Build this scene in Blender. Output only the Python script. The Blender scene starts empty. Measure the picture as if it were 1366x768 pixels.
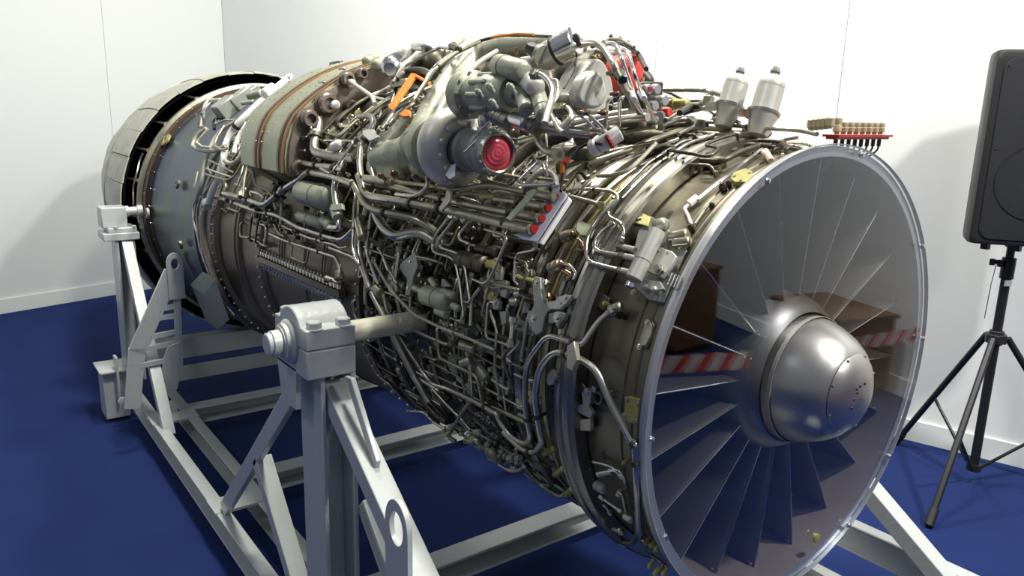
import bpy, bmesh, math, random
from mathutils import Vector, Matrix
PI = math.pi
C = bpy.context.scene
random.seed(7)

# ------------------------------------------------------------ camera
F_PX = 1033.43
CAM = Vector((-1.40891, 0.0, 1.55))
RR = Vector((0.803063, -0.595354, 0.02538)); RD = Vector((-0.113274, -0.19433, -0.974374)); RF = Vector((0.585029, 0.779609, -0.223497))
cam_d = bpy.data.cameras.new('camera'); cam = bpy.data.objects.new('camera', cam_d); C.collection.objects.link(cam)
cam_d.sensor_width = 36; cam_d.lens = F_PX / 1366 * 36; cam_d.clip_start = 0.05
m = Matrix.Identity(4)
for i in range(3):
    m[i][0] = RR[i]; m[i][1] = -RD[i]; m[i][2] = -RF[i]; m[i][3] = CAM[i]
cam.matrix_world = m
C.camera = cam

# ------------------------------------------------------------ world and lights
w = bpy.data.worlds.new('hall'); C.world = w; w.use_nodes = True
wn = w.node_tree.nodes; wl = w.node_tree.links
bg = wn['Background']; bg.inputs[0].default_value = (0.80, 0.86, 1.0, 1); bg.inputs[1].default_value = 0.22

def area(name, loc, target, size, sizey, power, col=(1, 1, 1)):
    d = bpy.data.lights.new(name, 'AREA'); d.shape = 'RECTANGLE'; d.size = size; d.size_y = sizey
    d.energy = power; d.color = col
    o = bpy.data.objects.new(name, d); C.collection.objects.link(o); o.location = loc
    o.rotation_euler = (Vector(target) - Vector(loc)).to_track_quat('-Z', 'Y').to_euler()
    return o
area('hall_or_fill_light', (-0.2, 1.6, 4.4), (0.0, 2.4, 0.8), 0.45, 0.45, 105, (1.0, 0.97, 0.84))
area('hall_or_fill_light', (0.9, -1.0, 4.3), (0.9, 3.4, 1.0), 0.26, 0.26, 175, (1.0, 0.98, 0.93))
area('hall_or_fill_light', (-3.8, 1.2, 4.5), (-1.0, 5.0, 1.0), 0.6, 0.6, 26, (0.88, 0.93, 1.0))
area('hall_or_fill_light', (-0.2, 3.3, 4.3), (1.9, 4.3, 1.3), 0.6, 0.6, 130, (1.0, 0.98, 0.90))  # added fill lamp, aimed to brighten the right wall behind the engine
area('hall_or_fill_light', (1.3, -3.2, 4.4), (2.6, -0.5, 1.4), 0.5, 0.5, 85, (1.0, 0.98, 0.95))  # added fill lamp for the stretch of right wall that the disc mirrors
C.view_settings.view_transform = 'Standard'; C.view_settings.look = 'None'
C.view_settings.exposure = 0.10; C.view_settings.gamma = 1.0; C.view_settings.use_curve_mapping = False

# ------------------------------------------------------------ placement helpers: a picture ray met with a real surface
AXZ = 1.0219                                     # height of the engine axis; the axis is the world line x=0, z=AXZ
def ray(px, py):
    return RR * ((px - 683) / F_PX) + RD * ((py - 384) / F_PX) + RF
def P(px, py, r):                                 # on a drum of radius r about the engine axis
    d = ray(px, py); ox = CAM.x; oz = CAM.z - AXZ
    a = d.x * d.x + d.z * d.z; b = 2 * (d.x * ox + d.z * oz); c = ox * ox + oz * oz - r * r
    D = b * b - 4 * a * c
    t = -b / 2 / a if D < 0 else (-b - math.sqrt(D)) / 2 / a
    return CAM + d * t
def PD(px, py, dep): return CAM + ray(px, py) * dep
def onX(px, py, X): d = ray(px, py); return CAM + d * ((X - CAM.x) / d.x)
def onY(px, py, Y): d = ray(px, py); return CAM + d * ((Y - CAM.y) / d.y)
def onZ(px, py, Z): d = ray(px, py); return CAM + d * ((Z - CAM.z) / d.z)
def dep(p): return (Vector(p) - CAM).dot(RF)
def sz(p, px): return px * dep(p) / F_PX          # pixels -> metres at a point
def RT(r, th, Y):                                 # polar: th degrees from top towards the camera side
    t = math.radians(th); return Vector((-r * math.sin(t), Y, AXZ + r * math.cos(t)))
def pol(p): return math.hypot(p.x, p.z - AXZ), math.degrees(math.atan2(-p.x, p.z - AXZ)), p.y
def radial(p): v = Vector((p.x, 0, p.z - AXZ)); v.normalize(); return v
def alongY(p, px):                                # slide parallel to the axis until the picture column is px
    lo, hi = -1.2, 2.5
    f = lambda dy: (lambda q: 683 + F_PX * q.dot(RR) / q.dot(RF) - px)(p + Vector((0, dy, 0)) - CAM)
    lo = max(lo, 0.25 - p.y)
    for _ in range(50):
        mid = (lo + hi) / 2
        if f(mid) > 0: lo = mid
        else: hi = mid
    return p + Vector((0, lo, 0))

# ------------------------------------------------------------ materials
def nmat(name, base, metal=0.0, rough=0.5, noise=0.0, scale=20, dark=None, bump=0.0, bscale=60, spec=0.5, coat=0.0, rvar=0.0, stretch=None, detail=4):
    mt = bpy.data.materials.new(name); mt.use_nodes = True
    nt = mt.node_tree; N = nt.nodes; L = nt.links; bs = N['Principled BSDF']
    bs.inputs['Base Color'].default_value = (*base, 1); bs.inputs['Metallic'].default_value = metal
    bs.inputs['Roughness'].default_value = rough; bs.inputs['Specular IOR Level'].default_value = spec
    bs.inputs['Coat Weight'].default_value = coat
    tc = N.new('ShaderNodeTexCoord'); vec = tc.outputs['Object']
    if stretch:
        mp = N.new('ShaderNodeMapping'); mp.inputs['Scale'].default_value = stretch; L.new(vec, mp.inputs[0]); vec = mp.outputs[0]
    if noise > 0 or rvar > 0:
        nz = N.new('ShaderNodeTexNoise'); nz.inputs['Scale'].default_value = scale; nz.inputs['Detail'].default_value = detail; L.new(vec, nz.inputs['Vector'])
        cr = N.new('ShaderNodeValToRGB'); cr.color_ramp.elements[0].position = 0.35; cr.color_ramp.elements[1].position = 0.68
        L.new(nz.outputs[0], cr.inputs[0])
        if noise > 0:
            d = dark or tuple(c * 0.4 for c in base)
            mx = N.new('ShaderNodeMix'); mx.data_type = 'RGBA'
            mx.inputs[6].default_value = (*[b * (1 - noise) + e * noise for b, e in zip(base, d)], 1); mx.inputs[7].default_value = (*base, 1)
            L.new(cr.outputs[0], mx.inputs[0]); L.new(mx.outputs[2], bs.inputs['Base Color'])
        if rvar > 0:
            mr = N.new('ShaderNodeMapRange'); mr.inputs[3].default_value = min(1, rough + rvar); mr.inputs[4].default_value = max(0.04, rough - rvar * .5)
            L.new(cr.outputs[0], mr.inputs[0]); L.new(mr.outputs[0], bs.inputs['Roughness'])
    if bump > 0:
        n2 = N.new('ShaderNodeTexNoise'); n2.inputs['Scale'].default_value = bscale; n2.inputs['Detail'].default_value = 3; L.new(tc.outputs['Object'], n2.inputs['Vector'])
        bp = N.new('ShaderNodeBump'); bp.inputs['Strength'].default_value = bump; bp.inputs['Distance'].default_value = 0.002
        L.new(n2.outputs[0], bp.inputs['Height']); L.new(bp.outputs[0], bs.inputs['Normal'])
    return mt
M = {}
M['steel'] = nmat('pipe_steel', (0.60, 0.585, 0.52), 1.0, 0.27, 0.45, 9, (0.36, 0.33, 0.24), rvar=0.15)
M['olive'] = nmat('pipe_olive_steel', (0.50, 0.485, 0.37), 0.95, 0.32, 0.5, 12, (0.2, 0.18, 0.11), rvar=0.15)
M['band'] = nmat('band_steel', (0.40, 0.385, 0.34), 1.0, 0.30, 0.5, 9, (0.2, 0.18, 0.14), rvar=0.15)
M['bright'] = nmat('bright_steel', (0.80, 0.79, 0.76), 1.0, 0.2, 0.2, 15, rvar=0.1)
M['dark'] = nmat('dark_steel', (0.13, 0.12, 0.095), 0.85, 0.38, 0.6, 14, rvar=0.15)
M['black'] = nmat('black_metal', (0.035, 0.033, 0.03), 0.5, 0.45, 0.4, 20)  # near-black mottled metal, used on the fan blades
M['case'] = nmat('casing_olive', (0.185, 0.17, 0.125), 0.75, 0.40, 0.35, 5, (0.10, 0.085, 0.055), rvar=0.12)
M['case2'] = nmat('casing_titanium', (0.25, 0.22, 0.18), 0.9, 0.36, 0.6, 4, (0.11, 0.08, 0.05), rvar=0.12, stretch=(1, .4, 1))
M['cast'] = nmat('cast_alloy', (0.37, 0.385, 0.30), 0.35, 0.42, 0.4, 18, (0.24, 0.245, 0.18), bump=0.35, bscale=140)
M['castw'] = nmat('white_alloy', (0.58, 0.565, 0.51), 0.35, 0.40, 0.15, 10, bump=0.1, bscale=100)
M['grey'] = nmat('grey_bracket', (0.33, 0.35, 0.32), 0.4, 0.45, 0.3, 18)
M['copper'] = nmat('browned_steel', (0.45, 0.29, 0.18), 0.95, 0.25, 0.6, 25, (0.2, 0.14, 0.1))
M['brass'] = nmat('yellow_chromate', (0.50, 0.46, 0.17), 0.6, 0.4, 0.4, 40)
M['orange'] = nmat('orange_paint', (0.75, 0.22, 0.02), 0.0, 0.4, 0.15, 30)
M['red'] = nmat('red_paint', (0.72, 0.055, 0.03), 0.0, 0.38, 0.2, 12)
M['redcap'] = nmat('red_plastic', (0.33, 0.008, 0.008), 0.0, 0.35)
M['white'] = nmat('white_plastic', (0.88, 0.88, 0.84), 0.0, 0.4, 0.06, 15)
M['tape'] = nmat('pale_heat_tape', (0.62, 0.50, 0.40), 0.1, 0.55, 0.5, 22, (0.38, 0.28, 0.2))
M['cable'] = nmat('beige_cable', (0.50, 0.48, 0.38), 0.2, 0.55, 0.4, 50)
M['blackc'] = nmat('black_cable', (0.02, 0.02, 0.022), 0.0, 0.5)
M['plate'] = nmat('blue_white_plate', (0.62, 0.65, 0.74), 0.1, 0.35, 0.1, 20)
M['paint'] = nmat('stand_grey_paint', (0.47, 0.49, 0.485), 0.0, 0.33, 0.22, 7, (0.38, 0.40, 0.38), bump=0.5, bscale=50, coat=0.2)
M['paintg'] = nmat('pale_green_paint', (0.46, 0.52, 0.36), 0.1, 0.4, 0.2, 20)
M['ivory'] = nmat('shaft_ivory_paint', (0.62, 0.60, 0.47), 0.0, 0.35, 0.35, 8, (0.45, 0.42, 0.3), bump=0.2, bscale=60, coat=0.2)
M['rust'] = nmat('rust_brown_strap', (0.28, 0.15, 0.055), 0.5, 0.38, 0.6, 14, (0.16, 0.08, 0.03))
M['duct'] = nmat('duct_sheet', (0.43, 0.45, 0.33), 0.7, 0.40, 0.45, 11, (0.28, 0.29, 0.20), bump=0.3, bscale=30)
M['ductside'] = nmat('duct_side_sheet', (0.34, 0.29, 0.25), 0.8, 0.40, 0.6, 14, (0.17, 0.13, 0.11), bump=0.5, bscale=40)
M['nozzle'] = nmat('nozzle_petal_sheet', (0.52, 0.52, 0.44), 0.5, 0.5, 0.5, 14, (0.3, 0.3, 0.26), bump=0.3, bscale=60)
M['nozin'] = nmat('nozzle_inner_black', (0.010, 0.010, 0.016), 0.0, 0.6, spec=0.2)
M['brown'] = nmat('brown_ring', (0.12, 0.075, 0.05), 0.8, 0.4, 0.4, 9)
M['fanblade'] = nmat('strut_titanium', (0.11, 0.10, 0.095), 0.7, 0.42, 0.5, 9, (0.06, 0.05, 0.05), rvar=.12)
M['duct_in'] = nmat('inlet_duct_skin', (0.36, 0.30, 0.26), 0.6, 0.45, 0.3, 6)
M['spin'] = nmat('spinner_alloy', (0.50, 0.485, 0.46), 1.0, 0.33, 0.12, 6, rvar=0.05)
M['hub'] = nmat('hub_alloy', (0.22, 0.215, 0.21), 0.9, 0.42, 0.12, 6)
M['knob'] = nmat('tan_plastic', (0.50, 0.42, 0.26), 0.2, 0.45, 0.3, 30)
M['rim'] = nmat('flange_alloy', (0.47, 0.48, 0.50), 0.6, 0.35, 0.15, 12)
M['blackp'] = nmat('black_plastic', (0.012, 0.012, 0.014), 0.0, 0.45, bump=0.3, bscale=400)
M['grille'] = nmat('black_grille', (0.008, 0.009, 0.014), 0.3, 0.5, bump=0.6, bscale=900)
M['blacks'] = nmat('black_stand_paint', (0.018, 0.018, 0.02), 0.3, 0.4)
M['boxbrown'] = nmat('brown_wood', (0.17, 0.085, 0.03), 0.0, 0.5, 0.4, 3, stretch=(1, 1, 8))
M['post'] = nmat('chrome_post', (0.5, 0.5, 0.5), 1.0, 0.25)

def blue_heat():
    mt = nmat('heat_blued_titanium', (0.1, 0.1, 0.1), 0.85, 0.36); nt = mt.node_tree; N = nt.nodes; L = nt.links; bs = N['Principled BSDF']
    tc = N.new('ShaderNodeTexCoord'); mp = N.new('ShaderNodeMapping'); mp.inputs['Scale'].default_value = (1.2, 3.2, 1.2)
    nz = N.new('ShaderNodeTexNoise'); nz.inputs['Scale'].default_value = 1.7; nz.inputs['Detail'].default_value = 3
    cr = N.new('ShaderNodeValToRGB'); e = cr.color_ramp.elements
    e[0].position = 0.30; e[0].color = (0.085, 0.11, 0.17, 1); e[1].position = 0.75; e[1].color = (0.16, 0.15, 0.07, 1)
    x = e.new(0.45); x.color = (0.12, 0.15, 0.19, 1); x = e.new(0.56); x.color = (0.14, 0.17, 0.14, 1); x = e.new(0.65); x.color = (0.10, 0.10, 0.13, 1)
    L.new(tc.outputs['Object'], mp.inputs[0]); L.new(mp.outputs[0], nz.inputs['Vector']); L.new(nz.outputs[0], cr.inputs[0]); L.new(cr.outputs[0], bs.inputs['Base Color'])
    return mt
M['blue'] = blue_heat()
def lens_red(c):
    mt = nmat('red_lens', (0.55, 0.055, 0.09), 0.0, 0.15, coat=0.8); nt = mt.node_tree; N = nt.nodes; L = nt.links; bs = N['Principled BSDF']
    tc = N.new('ShaderNodeTexCoord'); wv = N.new('ShaderNodeTexWave'); wv.wave_type = 'RINGS'; wv.rings_direction = 'Y'; wv.inputs['Scale'].default_value = 34; mp = N.new('ShaderNodeMapping'); mp.inputs['Location'].default_value = (-c.x, -c.y, -c.z)
    bp = N.new('ShaderNodeBump'); bp.inputs['Strength'].default_value = 0.5; bp.inputs['Distance'].default_value = 0.002
    L.new(tc.outputs['Object'], mp.inputs[0]); L.new(mp.outputs[0], wv.inputs['Vector']); L.new(wv.outputs[0], bp.inputs['Height']); L.new(bp.outputs[0], bs.inputs['Normal'])
    return mt
def plexi():
    mt = bpy.data.materials.new('clear_acrylic'); mt.use_nodes = True; nt = mt.node_tree; N = nt.nodes; L = nt.links
    N.remove(N['Principled BSDF']); out = N['Material Output']
    geo = N.new('ShaderNodeNewGeometry'); dt = N.new('ShaderNodeVectorMath'); dt.operation = 'DOT_PRODUCT'
    L.new(geo.outputs['Incoming'], dt.inputs[0]); L.new(geo.outputs['Normal'], dt.inputs[1])
    ab = N.new('ShaderNodeMath'); ab.operation = 'ABSOLUTE'; L.new(dt.outputs['Value'], ab.inputs[0])
    om = N.new('ShaderNodeMath'); om.operation = 'SUBTRACT'; om.inputs[0].default_value = 1; L.new(ab.outputs[0], om.inputs[1])
    pw = N.new('ShaderNodeMath'); pw.operation = 'POWER'; L.new(om.outputs[0], pw.inputs[0]); pw.inputs[1].default_value = 5
    ml = N.new('ShaderNodeMath'); ml.operation = 'MULTIPLY_ADD'; L.new(pw.outputs[0], ml.inputs[0]); ml.inputs[1].default_value = 0.95; ml.inputs[2].default_value = 0.068
    tr = N.new('ShaderNodeBsdfTransparent'); tr.inputs[0].default_value = (0.93, 0.94, 0.95, 1)
    gl = N.new('ShaderNodeBsdfGlossy'); gl.inputs['Roughness'].default_value = 0.015; gl.inputs['Color'].default_value = (1, 1, 1, 1)
    mx = N.new('ShaderNodeMixShader'); L.new(ml.outputs[0], mx.inputs[0]); L.new(tr.outputs[0], mx.inputs[1]); L.new(gl.outputs[0], mx.inputs[2])
    L.new(mx.outputs[0], out.inputs['Surface'])
    return mt
M['plexi'] = plexi()
def striped_tape():
    mt = nmat('red_white_barrier_tape', (0.8, 0.8, 0.8), 0.0, 0.4); nt = mt.node_tree; N = nt.nodes; L = nt.links; bs = N['Principled BSDF']
    tc = N.new('ShaderNodeTexCoord'); sp = N.new('ShaderNodeSeparateXYZ'); L.new(tc.outputs['UV'], sp.inputs[0])
    ad = N.new('ShaderNodeMath'); ad.operation = 'ADD'; L.new(sp.outputs[0], ad.inputs[0]); L.new(sp.outputs[1], ad.inputs[1])
    fr = N.new('ShaderNodeMath'); fr.operation = 'FRACT'; L.new(ad.outputs[0], fr.inputs[0])
    gt = N.new('ShaderNodeMath'); gt.operation = 'GREATER_THAN'; gt.inputs[1].default_value = 0.5; L.new(fr.outputs[0], gt.inputs[0])
    mx = N.new('ShaderNodeMix'); mx.data_type = 'RGBA'; mx.inputs[6].default_value = (0.50, 0.03, 0.04, 1); mx.inputs[7].default_value = (0.55, 0.55, 0.57, 1)
    L.new(gt.outputs[0], mx.inputs[0]); L.new(mx.outputs[2], bs.inputs['Base Color'])
    return mt
M['btape'] = striped_tape()
M['wall'] = nmat('white_wall_panel', (0.70, 0.715, 0.71), 0.0, 0.55, 0.05, 1.5, (0.65, 0.67, 0.68), bump=0.05, bscale=200)
M['base'] = nmat('white_skirting', (0.74, 0.77, 0.74), 0.0, 0.45, 0.06, 5)
M['carpet'] = nmat('blue_carpet', (0.017, 0.034, 0.135), 0.0, 0.95, 0.30, 3.0, (0.010, 0.018, 0.090), bump=0.9, bscale=900, spec=0.1, detail=6)

# ------------------------------------------------------------ mesh builder
class MB:
    def __init__(s): s.v = []; s.f = []
    def add(s, vs, fs):
        n = len(s.v); s.v += [tuple(v) for v in vs]; s.f += [tuple(i + n for i in f) for f in fs]; return s
    def basis(s, ax):
        ax = Vector(ax).normalized(); a = Vector((0, 0, 1)) if abs(ax.z) < 0.9 else Vector((1, 0, 0))
        u = ax.cross(a).normalized(); return ax, u, ax.cross(u)
    def lathe(s, p0, ax, prof, n=24, closed=False, arc=None, ref=None, caps=True):
        ax, u, v = s.basis(ax)
        if ref is not None: u = (Vector(ref) - ax * ax.dot(Vector(ref))).normalized(); v = ax.cross(u)
        p0 = Vector(p0); vs = []; fs = []; k = len(prof)
        if arc: a0, a1 = arc; m_ = n + 1
        else: a0, a1 = 0, 2 * PI; m_ = n
        for i in range(m_):
            a = a0 + (a1 - a0) * i / n; d = u * math.cos(a) + v * math.sin(a)
            for t, r in prof: vs.append(p0 + ax * t + d * r)
        kk = k if closed else k - 1
        for i in range(n):
            j = (i + 1) % m_ if not arc else i + 1
            for q in range(kk):
                q2 = (q + 1) % k
                fs.append((i * k + q, i * k + q2, j * k + q2, j * k + q))
        if not closed and not arc and caps:
            if prof[0][1] > 1e-4: fs.append(tuple(i * k for i in range(m_)))
            if prof[-1][1] > 1e-4: fs.append(tuple(i * k + k - 1 for i in reversed(range(m_))))
        return s.add(vs, fs)
    def cyl(s, p0, p1, r, r1=None, n=16):
        p0 = Vector(p0); p1 = Vector(p1); return s.lathe(p0, p1 - p0, [(0, r), ((p1 - p0).length, r if r1 is None else r1)], n)
    def box(s, c, hx, hy, hz, ax=None):
        c = Vector(c); X, Y, Z = ax if ax else (Vector((1, 0, 0)), Vector((0, 1, 0)), Vector((0, 0, 1)))
        vs = [c + X * (hx * a) + Y * (hy * b) + Z * (hz * d) for a in (-1, 1) for b in (-1, 1) for d in (-1, 1)]
        return s.add(vs, [(0, 1, 3, 2), (4, 6, 7, 5), (0, 4, 5, 1), (2, 3, 7, 6), (0, 2, 6, 4), (1, 5, 7, 3)])
    def beam(s, p0, p1, wd, hg, up=(0, 0, 1)):
        p0 = Vector(p0); p1 = Vector(p1); a = (p1 - p0).normalized(); sd = a.cross(Vector(up)).normalized(); u = sd.cross(a)
        return s.box((p0 + p1) / 2, (p1 - p0).length / 2, wd / 2, hg / 2, (a, sd, u))
    def channel(s, p0, p1, wd, hg, t=0.008, up=(0, 0, 1), flip=1):      # U section open to one side
        p0 = Vector(p0); p1 = Vector(p1); a = (p1 - p0).normalized(); sd = a.cross(Vector(up)).normalized() * flip; u = a.cross(sd) * -flip
        u = sd.cross(a); u = u if u.dot(Vector(up)) > 0 else -u
        c = (p0 + p1) / 2; L = (p1 - p0).length / 2
        s.box(c + u * (hg / 2 - t / 2), L, wd / 2, t / 2, (a, sd, u)); s.box(c - u * (hg / 2 - t / 2), L, wd / 2, t / 2, (a, sd, u))
        return s.box(c + sd * (wd / 2 - t / 2), L, t / 2, hg / 2 - t, (a, sd, u))
    def tube(s, pts, r, n=8, fil=2.2, cap=True):
        pts = [Vector(p) for p in pts]
        if len(pts) > 2 and fil > 0:
            out = [pts[0]]
            for i in range(1, len(pts) - 1):
                a, b, c = pts[i - 1], pts[i], pts[i + 1]
                la = (a - b).length; lc = (c - b).length
                if la < 1e-5 or lc < 1e-5: continue
                d = min(r * fil * 1.6, la * 0.48, lc * 0.48)
                A = b + (a - b) / la * d; B = b + (c - b) / lc * d
                for t in (0, 0.25, 0.5, 0.75, 1): out.append(A * (1 - t) ** 2 + b * 2 * t * (1 - t) + B * t * t)
            out.append(pts[-1]); pts = out
        q = [pts[0]]
        for p in pts[1:]:
            if (p - q[-1]).length > 1e-4: q.append(p)
        pts = q
        if len(pts) < 2: return s
        T = []
        for i in range(len(pts)):
            a = pts[max(0, i - 1)]; b = pts[min(len(pts) - 1, i + 1)]; T.append((b - a).normalized())
        _, u, _v = s.basis(T[0]); vs = []; fs = []
        rr = r if isinstance(r, (list, tuple)) else None
        for i, p in enumerate(pts):
            u = (u - T[i] * u.dot(T[i])).normalized(); v = T[i].cross(u)
            for k in range(n):
                a = 2 * PI * k / n; vs.append(p + (u * math.cos(a) + v * math.sin(a)) * r)
        for i in range(len(pts) - 1):
            for k in range(n):
                k2 = (k + 1) % n; fs.append((i * n + k, i * n + k2, (i + 1) * n + k2, (i + 1) * n + k))
        if cap: fs.append(tuple(reversed(range(n)))); fs.append(tuple((len(pts) - 1) * n + k for k in range(n)))
        return s.add(vs, fs)
    def prism(s, poly, thick):                       # poly: 3D points, extruded by vector thick
        n = len(poly); t = Vector(thick); vs = [Vector(p) for p in poly] + [Vector(p) + t for p in poly]
        return s.add(vs, [tuple(range(n)), tuple(reversed(range(n, 2 * n)))] + [(i, i + n, (i + 1) % n + n, (i + 1) % n) for i in range(n)])
    def hexa(s, p, ax, r, h): return s.lathe(p, ax, [(0, r), (h * .85, r), (h, r * .85)], 6)
    def ball(s, p, r, n=10, ax=(0, 0, 1), sq=1.0):
        pr = [(-r * sq * math.cos(a), max(r * math.sin(a), 1e-5)) for a in [PI * i / n for i in range(n + 1)]]
        return s.lathe(p, ax, pr, n * 2)

def obj(name, mb, mat, parent=None, smooth=35, bevel=0.0, remesh=0.0, kind=None, label=None):
    me = bpy.data.meshes.new(name); me.from_pydata(mb.v, [], mb.f); me.update()
    bm = bmesh.new(); bm.from_mesh(me); bmesh.ops.recalc_face_normals(bm, faces=bm.faces); bm.to_mesh(me); bm.free()
    if smooth:
        me.shade_smooth()
        me.set_sharp_from_angle(angle=math.radians(smooth))
    if mat: me.materials.append(M[mat] if isinstance(mat, str) else mat)
    o = bpy.data.objects.new(name, me); C.collection.objects.link(o)
    if parent is not None: attach(o, parent)
    if bevel > 0:
        md = o.modifiers.new('bevel', 'BEVEL'); md.width = bevel; md.segments = 2; md.limit_method = 'ANGLE'; md.angle_limit = math.radians(40)
    if remesh > 0:
        md = o.modifiers.new('remesh', 'REMESH'); md.mode = 'VOXEL'; md.voxel_size = remesh; md.use_smooth_shade = True
        md = o.modifiers.new('smooth', 'SMOOTH'); md.iterations = 4; md.factor = 0.6
    if kind: o['kind'] = kind
    if label: o['label'] = label
    return o
ROOTLOC = {}
def attach(o, parent):
    o.parent = parent
    w_ = Vector((0, 0, 0)); q = parent
    while q is not None: w_ += q.location if q.get('_r') else Vector((0, 0, 0)); q = q.parent
    o.matrix_parent_inverse = Matrix.Translation(-w_) if parent.get('_r') else Matrix.Identity(4)
def thing(name, label, cat, loc, group=None):
    o = bpy.data.objects.new(name, None); C.collection.objects.link(o); o.location = loc; o['_r'] = 1
    o['label'] = label; o['category'] = cat; o.empty_display_size = 0.1
    if group: o['group'] = group
    return o

# ------------------------------------------------------------ the setting
WY = math.radians(16.177)
LD = Vector((math.cos(WY), math.sin(WY), 0)); RDIR = Vector((math.sin(WY), -math.cos(WY), 0))   # along each wall
CORN = onZ(317, 362, 0.0); CORN.z = 0
pl = onZ(0, 418.7, 0.0); pr = onZ(1287, 604.6, 0.0)
# corner = crossing of the two wall lines
a = LD; b = RDIR; d_ = pr - pl
t_ = (d_.x * b.y - d_.y * b.x) / (a.x * b.y - a.y * b.x); CORN = pl + a * t_; CORN.z = 0
WH = 3.6
def wall(name, dirn, length, inward, seams):
    root = bpy.data.objects.new(name, None); C.collection.objects.link(root); root['kind'] = 'structure'; root.location = CORN; root['_r'] = 1
    prev = 0.0
    for s_ in seams + [length]:
        a0 = CORN + dirn * (prev + 0.0012); a1 = CORN + dirn * (s_ - 0.0012)
        mb = MB(); c = (a0 + a1) / 2 - inward * 0.02; c.z = WH / 2
        mb.box(c, (a1 - a0).length / 2, 0.02, WH / 2, (dirn, inward, Vector((0, 0, 1))))
        obj('wall_panel', mb, 'wall', root, 0, bevel=0.0012); prev = s_
    mb = MB(); c = CORN + dirn * (length / 2) - inward * 0.06; c.z = WH / 2
    mb.box(c, length / 2, 0.018, WH / 2, (dirn, inward, Vector((0, 0, 1)))); obj('backing_board', mb, 'wall', root, 0)
    return root
INL = Vector((math.sin(WY), -math.cos(WY), 0)); INR = Vector((-math.cos(WY), -math.sin(WY), 0))
def seam_t(px, py, dirn):         # where a picture seam meets the wall
    nrm = INL if dirn is LDm else INR
    d = ray(px, py); t = (CORN - CAM).dot(nrm) / d.dot(nrm); return (CAM + d * t - CORN).dot(dirn)
LDm = -LD
wall('wall_left', LDm, 7.0, INL, [seam_t(152, 200, LDm), 2.6, 3.9])
wall('wall_right', RDIR, 10.5, INR, [seam_t(876, 60, RDIR), seam_t(1124, 85, RDIR), seam_t(1124, 85, RDIR) + 1.25, seam_t(1124, 85, RDIR) + 2.5, seam_t(1124, 85, RDIR) + 3.75])
for nm, dn, inw, L_ in (('baseboard_left', LDm, INL, 7.0), ('baseboard_right', RDIR, INR, 10.5)):
    mb = MB(); c = CORN + dn * (L_ / 2) + inw * 0.008; c.z = 0.055
    mb.box(c, L_ / 2, 0.008, 0.055, (dn, inw, Vector((0, 0, 1)))); o = obj(nm, mb, 'base', None, 0, bevel=0.003); o['kind'] = 'structure'
mb = MB(); mb.box((0.5, 1.5, -0.02), 9, 9, 0.02); o = obj('floor', mb, 'carpet', None, 0); o['kind'] = 'structure'

# ------------------------------------------------------------ the engine
ENG = thing('jet_engine', 'large display jet engine with clear inlet disc, pipe covered casing and top gearbox', 'engine', (0, 2.6, 0.45))
def ring(name, prof, mat, n=96, y=None, **k):           # prof: (Y, r)
    mb = MB(); mb.lathe((0, 0, AXZ), (0, 1, 0), prof, n, caps=False, closed=k.pop('closed', False)); return obj(name, mb, mat, ENG, 30, **k)
def bolts(name, Y, r, n, size, mat, ax='r', th0=0, h=None):
    mb = MB(); h = h or size * 1.2
    for i in range(n):
        th = th0 + 360 * i / n; p = RT(r, th, Y)
        mb.hexa(p, radial(p) if ax == 'r' else (0, -1, 0), size, h)
    return obj(name, mb, mat, ENG, 30, kind='stuff')
# casings front to back
ring('inlet_casing', [(0.856, 0.456), (0.856, 0.474), (0.872, 0.476), (0.873, 0.462), (0.885, 0.459), (0.90, 0.457), (0.902, 0.459), (0.908, 0.457), (0.91, 0.453), (0.93, 0.453), (0.932, 0.456), (0.938, 0.456), (0.94, 0.453), (1.125, 0.450), (1.13, 0.44)], 'case', 128)
ring('inlet_flange', [(0.8549, 0.4565), (0.8549, 0.476), (0.864, 0.478), (0.864, 0.4565)], 'rim', 128, closed=True)
ring('inlet_duct', [(0.858, 0.4565), (0.90, 0.450), (1.30, 0.435), (1.30, 0.05)], 'duct_in', 96)
vb = ring('clamp_band', [(1.03, .455), (1.03, .482), (1.036, .486), (1.042, .482), (1.046, .486), (1.056, .488), (1.060, .484), (1.064, .484), (1.068, .488), (1.078, .486), (1.082, .481), (1.088, .484), (1.094, .480), (1.094, .455)], 'band', 128, closed=True)
ring('clamp_band', [(1.108, .45), (1.108, .470), (1.114, .473), (1.120, .470), (1.124, .472), (1.13, .468), (1.13, .45)], 'dark', 128, closed=True)
ring('compressor_casing', [(1.125, .44), (1.14, .436), (1.26, .436), (1.262, .442), (1.5, .438), (1.505, .452), (1.515, .452), (1.52, .438), (1.66, .436), (1.80, .438), (1.805, .456), (1.82, .456), (1.825, .44), (1.98, .445)], 'dark', 96)
ring('actuation_ring', [(1.225, .445), (1.225, .462), (1.231, .465), (1.236, .462), (1.243, .465), (1.249, .462), (1.255, .458), (1.255, .445)], 'band', 128, closed=True)
ring('actuation_ring', [(1.150, .44), (1.150, .456), (1.158, .458), (1.164, .456), (1.164, .44)], 'olive', 96, closed=True)
for k_, (Yr, wr, rr_, mt_) in enumerate(((1.172, .004, .447, 'olive'), (1.184, .003, .445, 'brass'), (1.206, .005, .450, 'band'), (1.216, .003, .446, 'olive'), (1.268, .004, .452, 'band'), (1.282, .003, .450, 'dark'))):
    ring('wire_loom_band', [(Yr - wr, .436), (Yr - wr, rr_), (Yr - wr * .5, rr_ + .003), (Yr + wr * .5, rr_ + .003), (Yr + wr, rr_), (Yr + wr, .436)], mt_, 96, closed=True)
ring('actuation_ring', [(1.36, .44), (1.36, .455), (1.372, .457), (1.384, .455), (1.384, .44)], 'dark', 96, closed=True)
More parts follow.
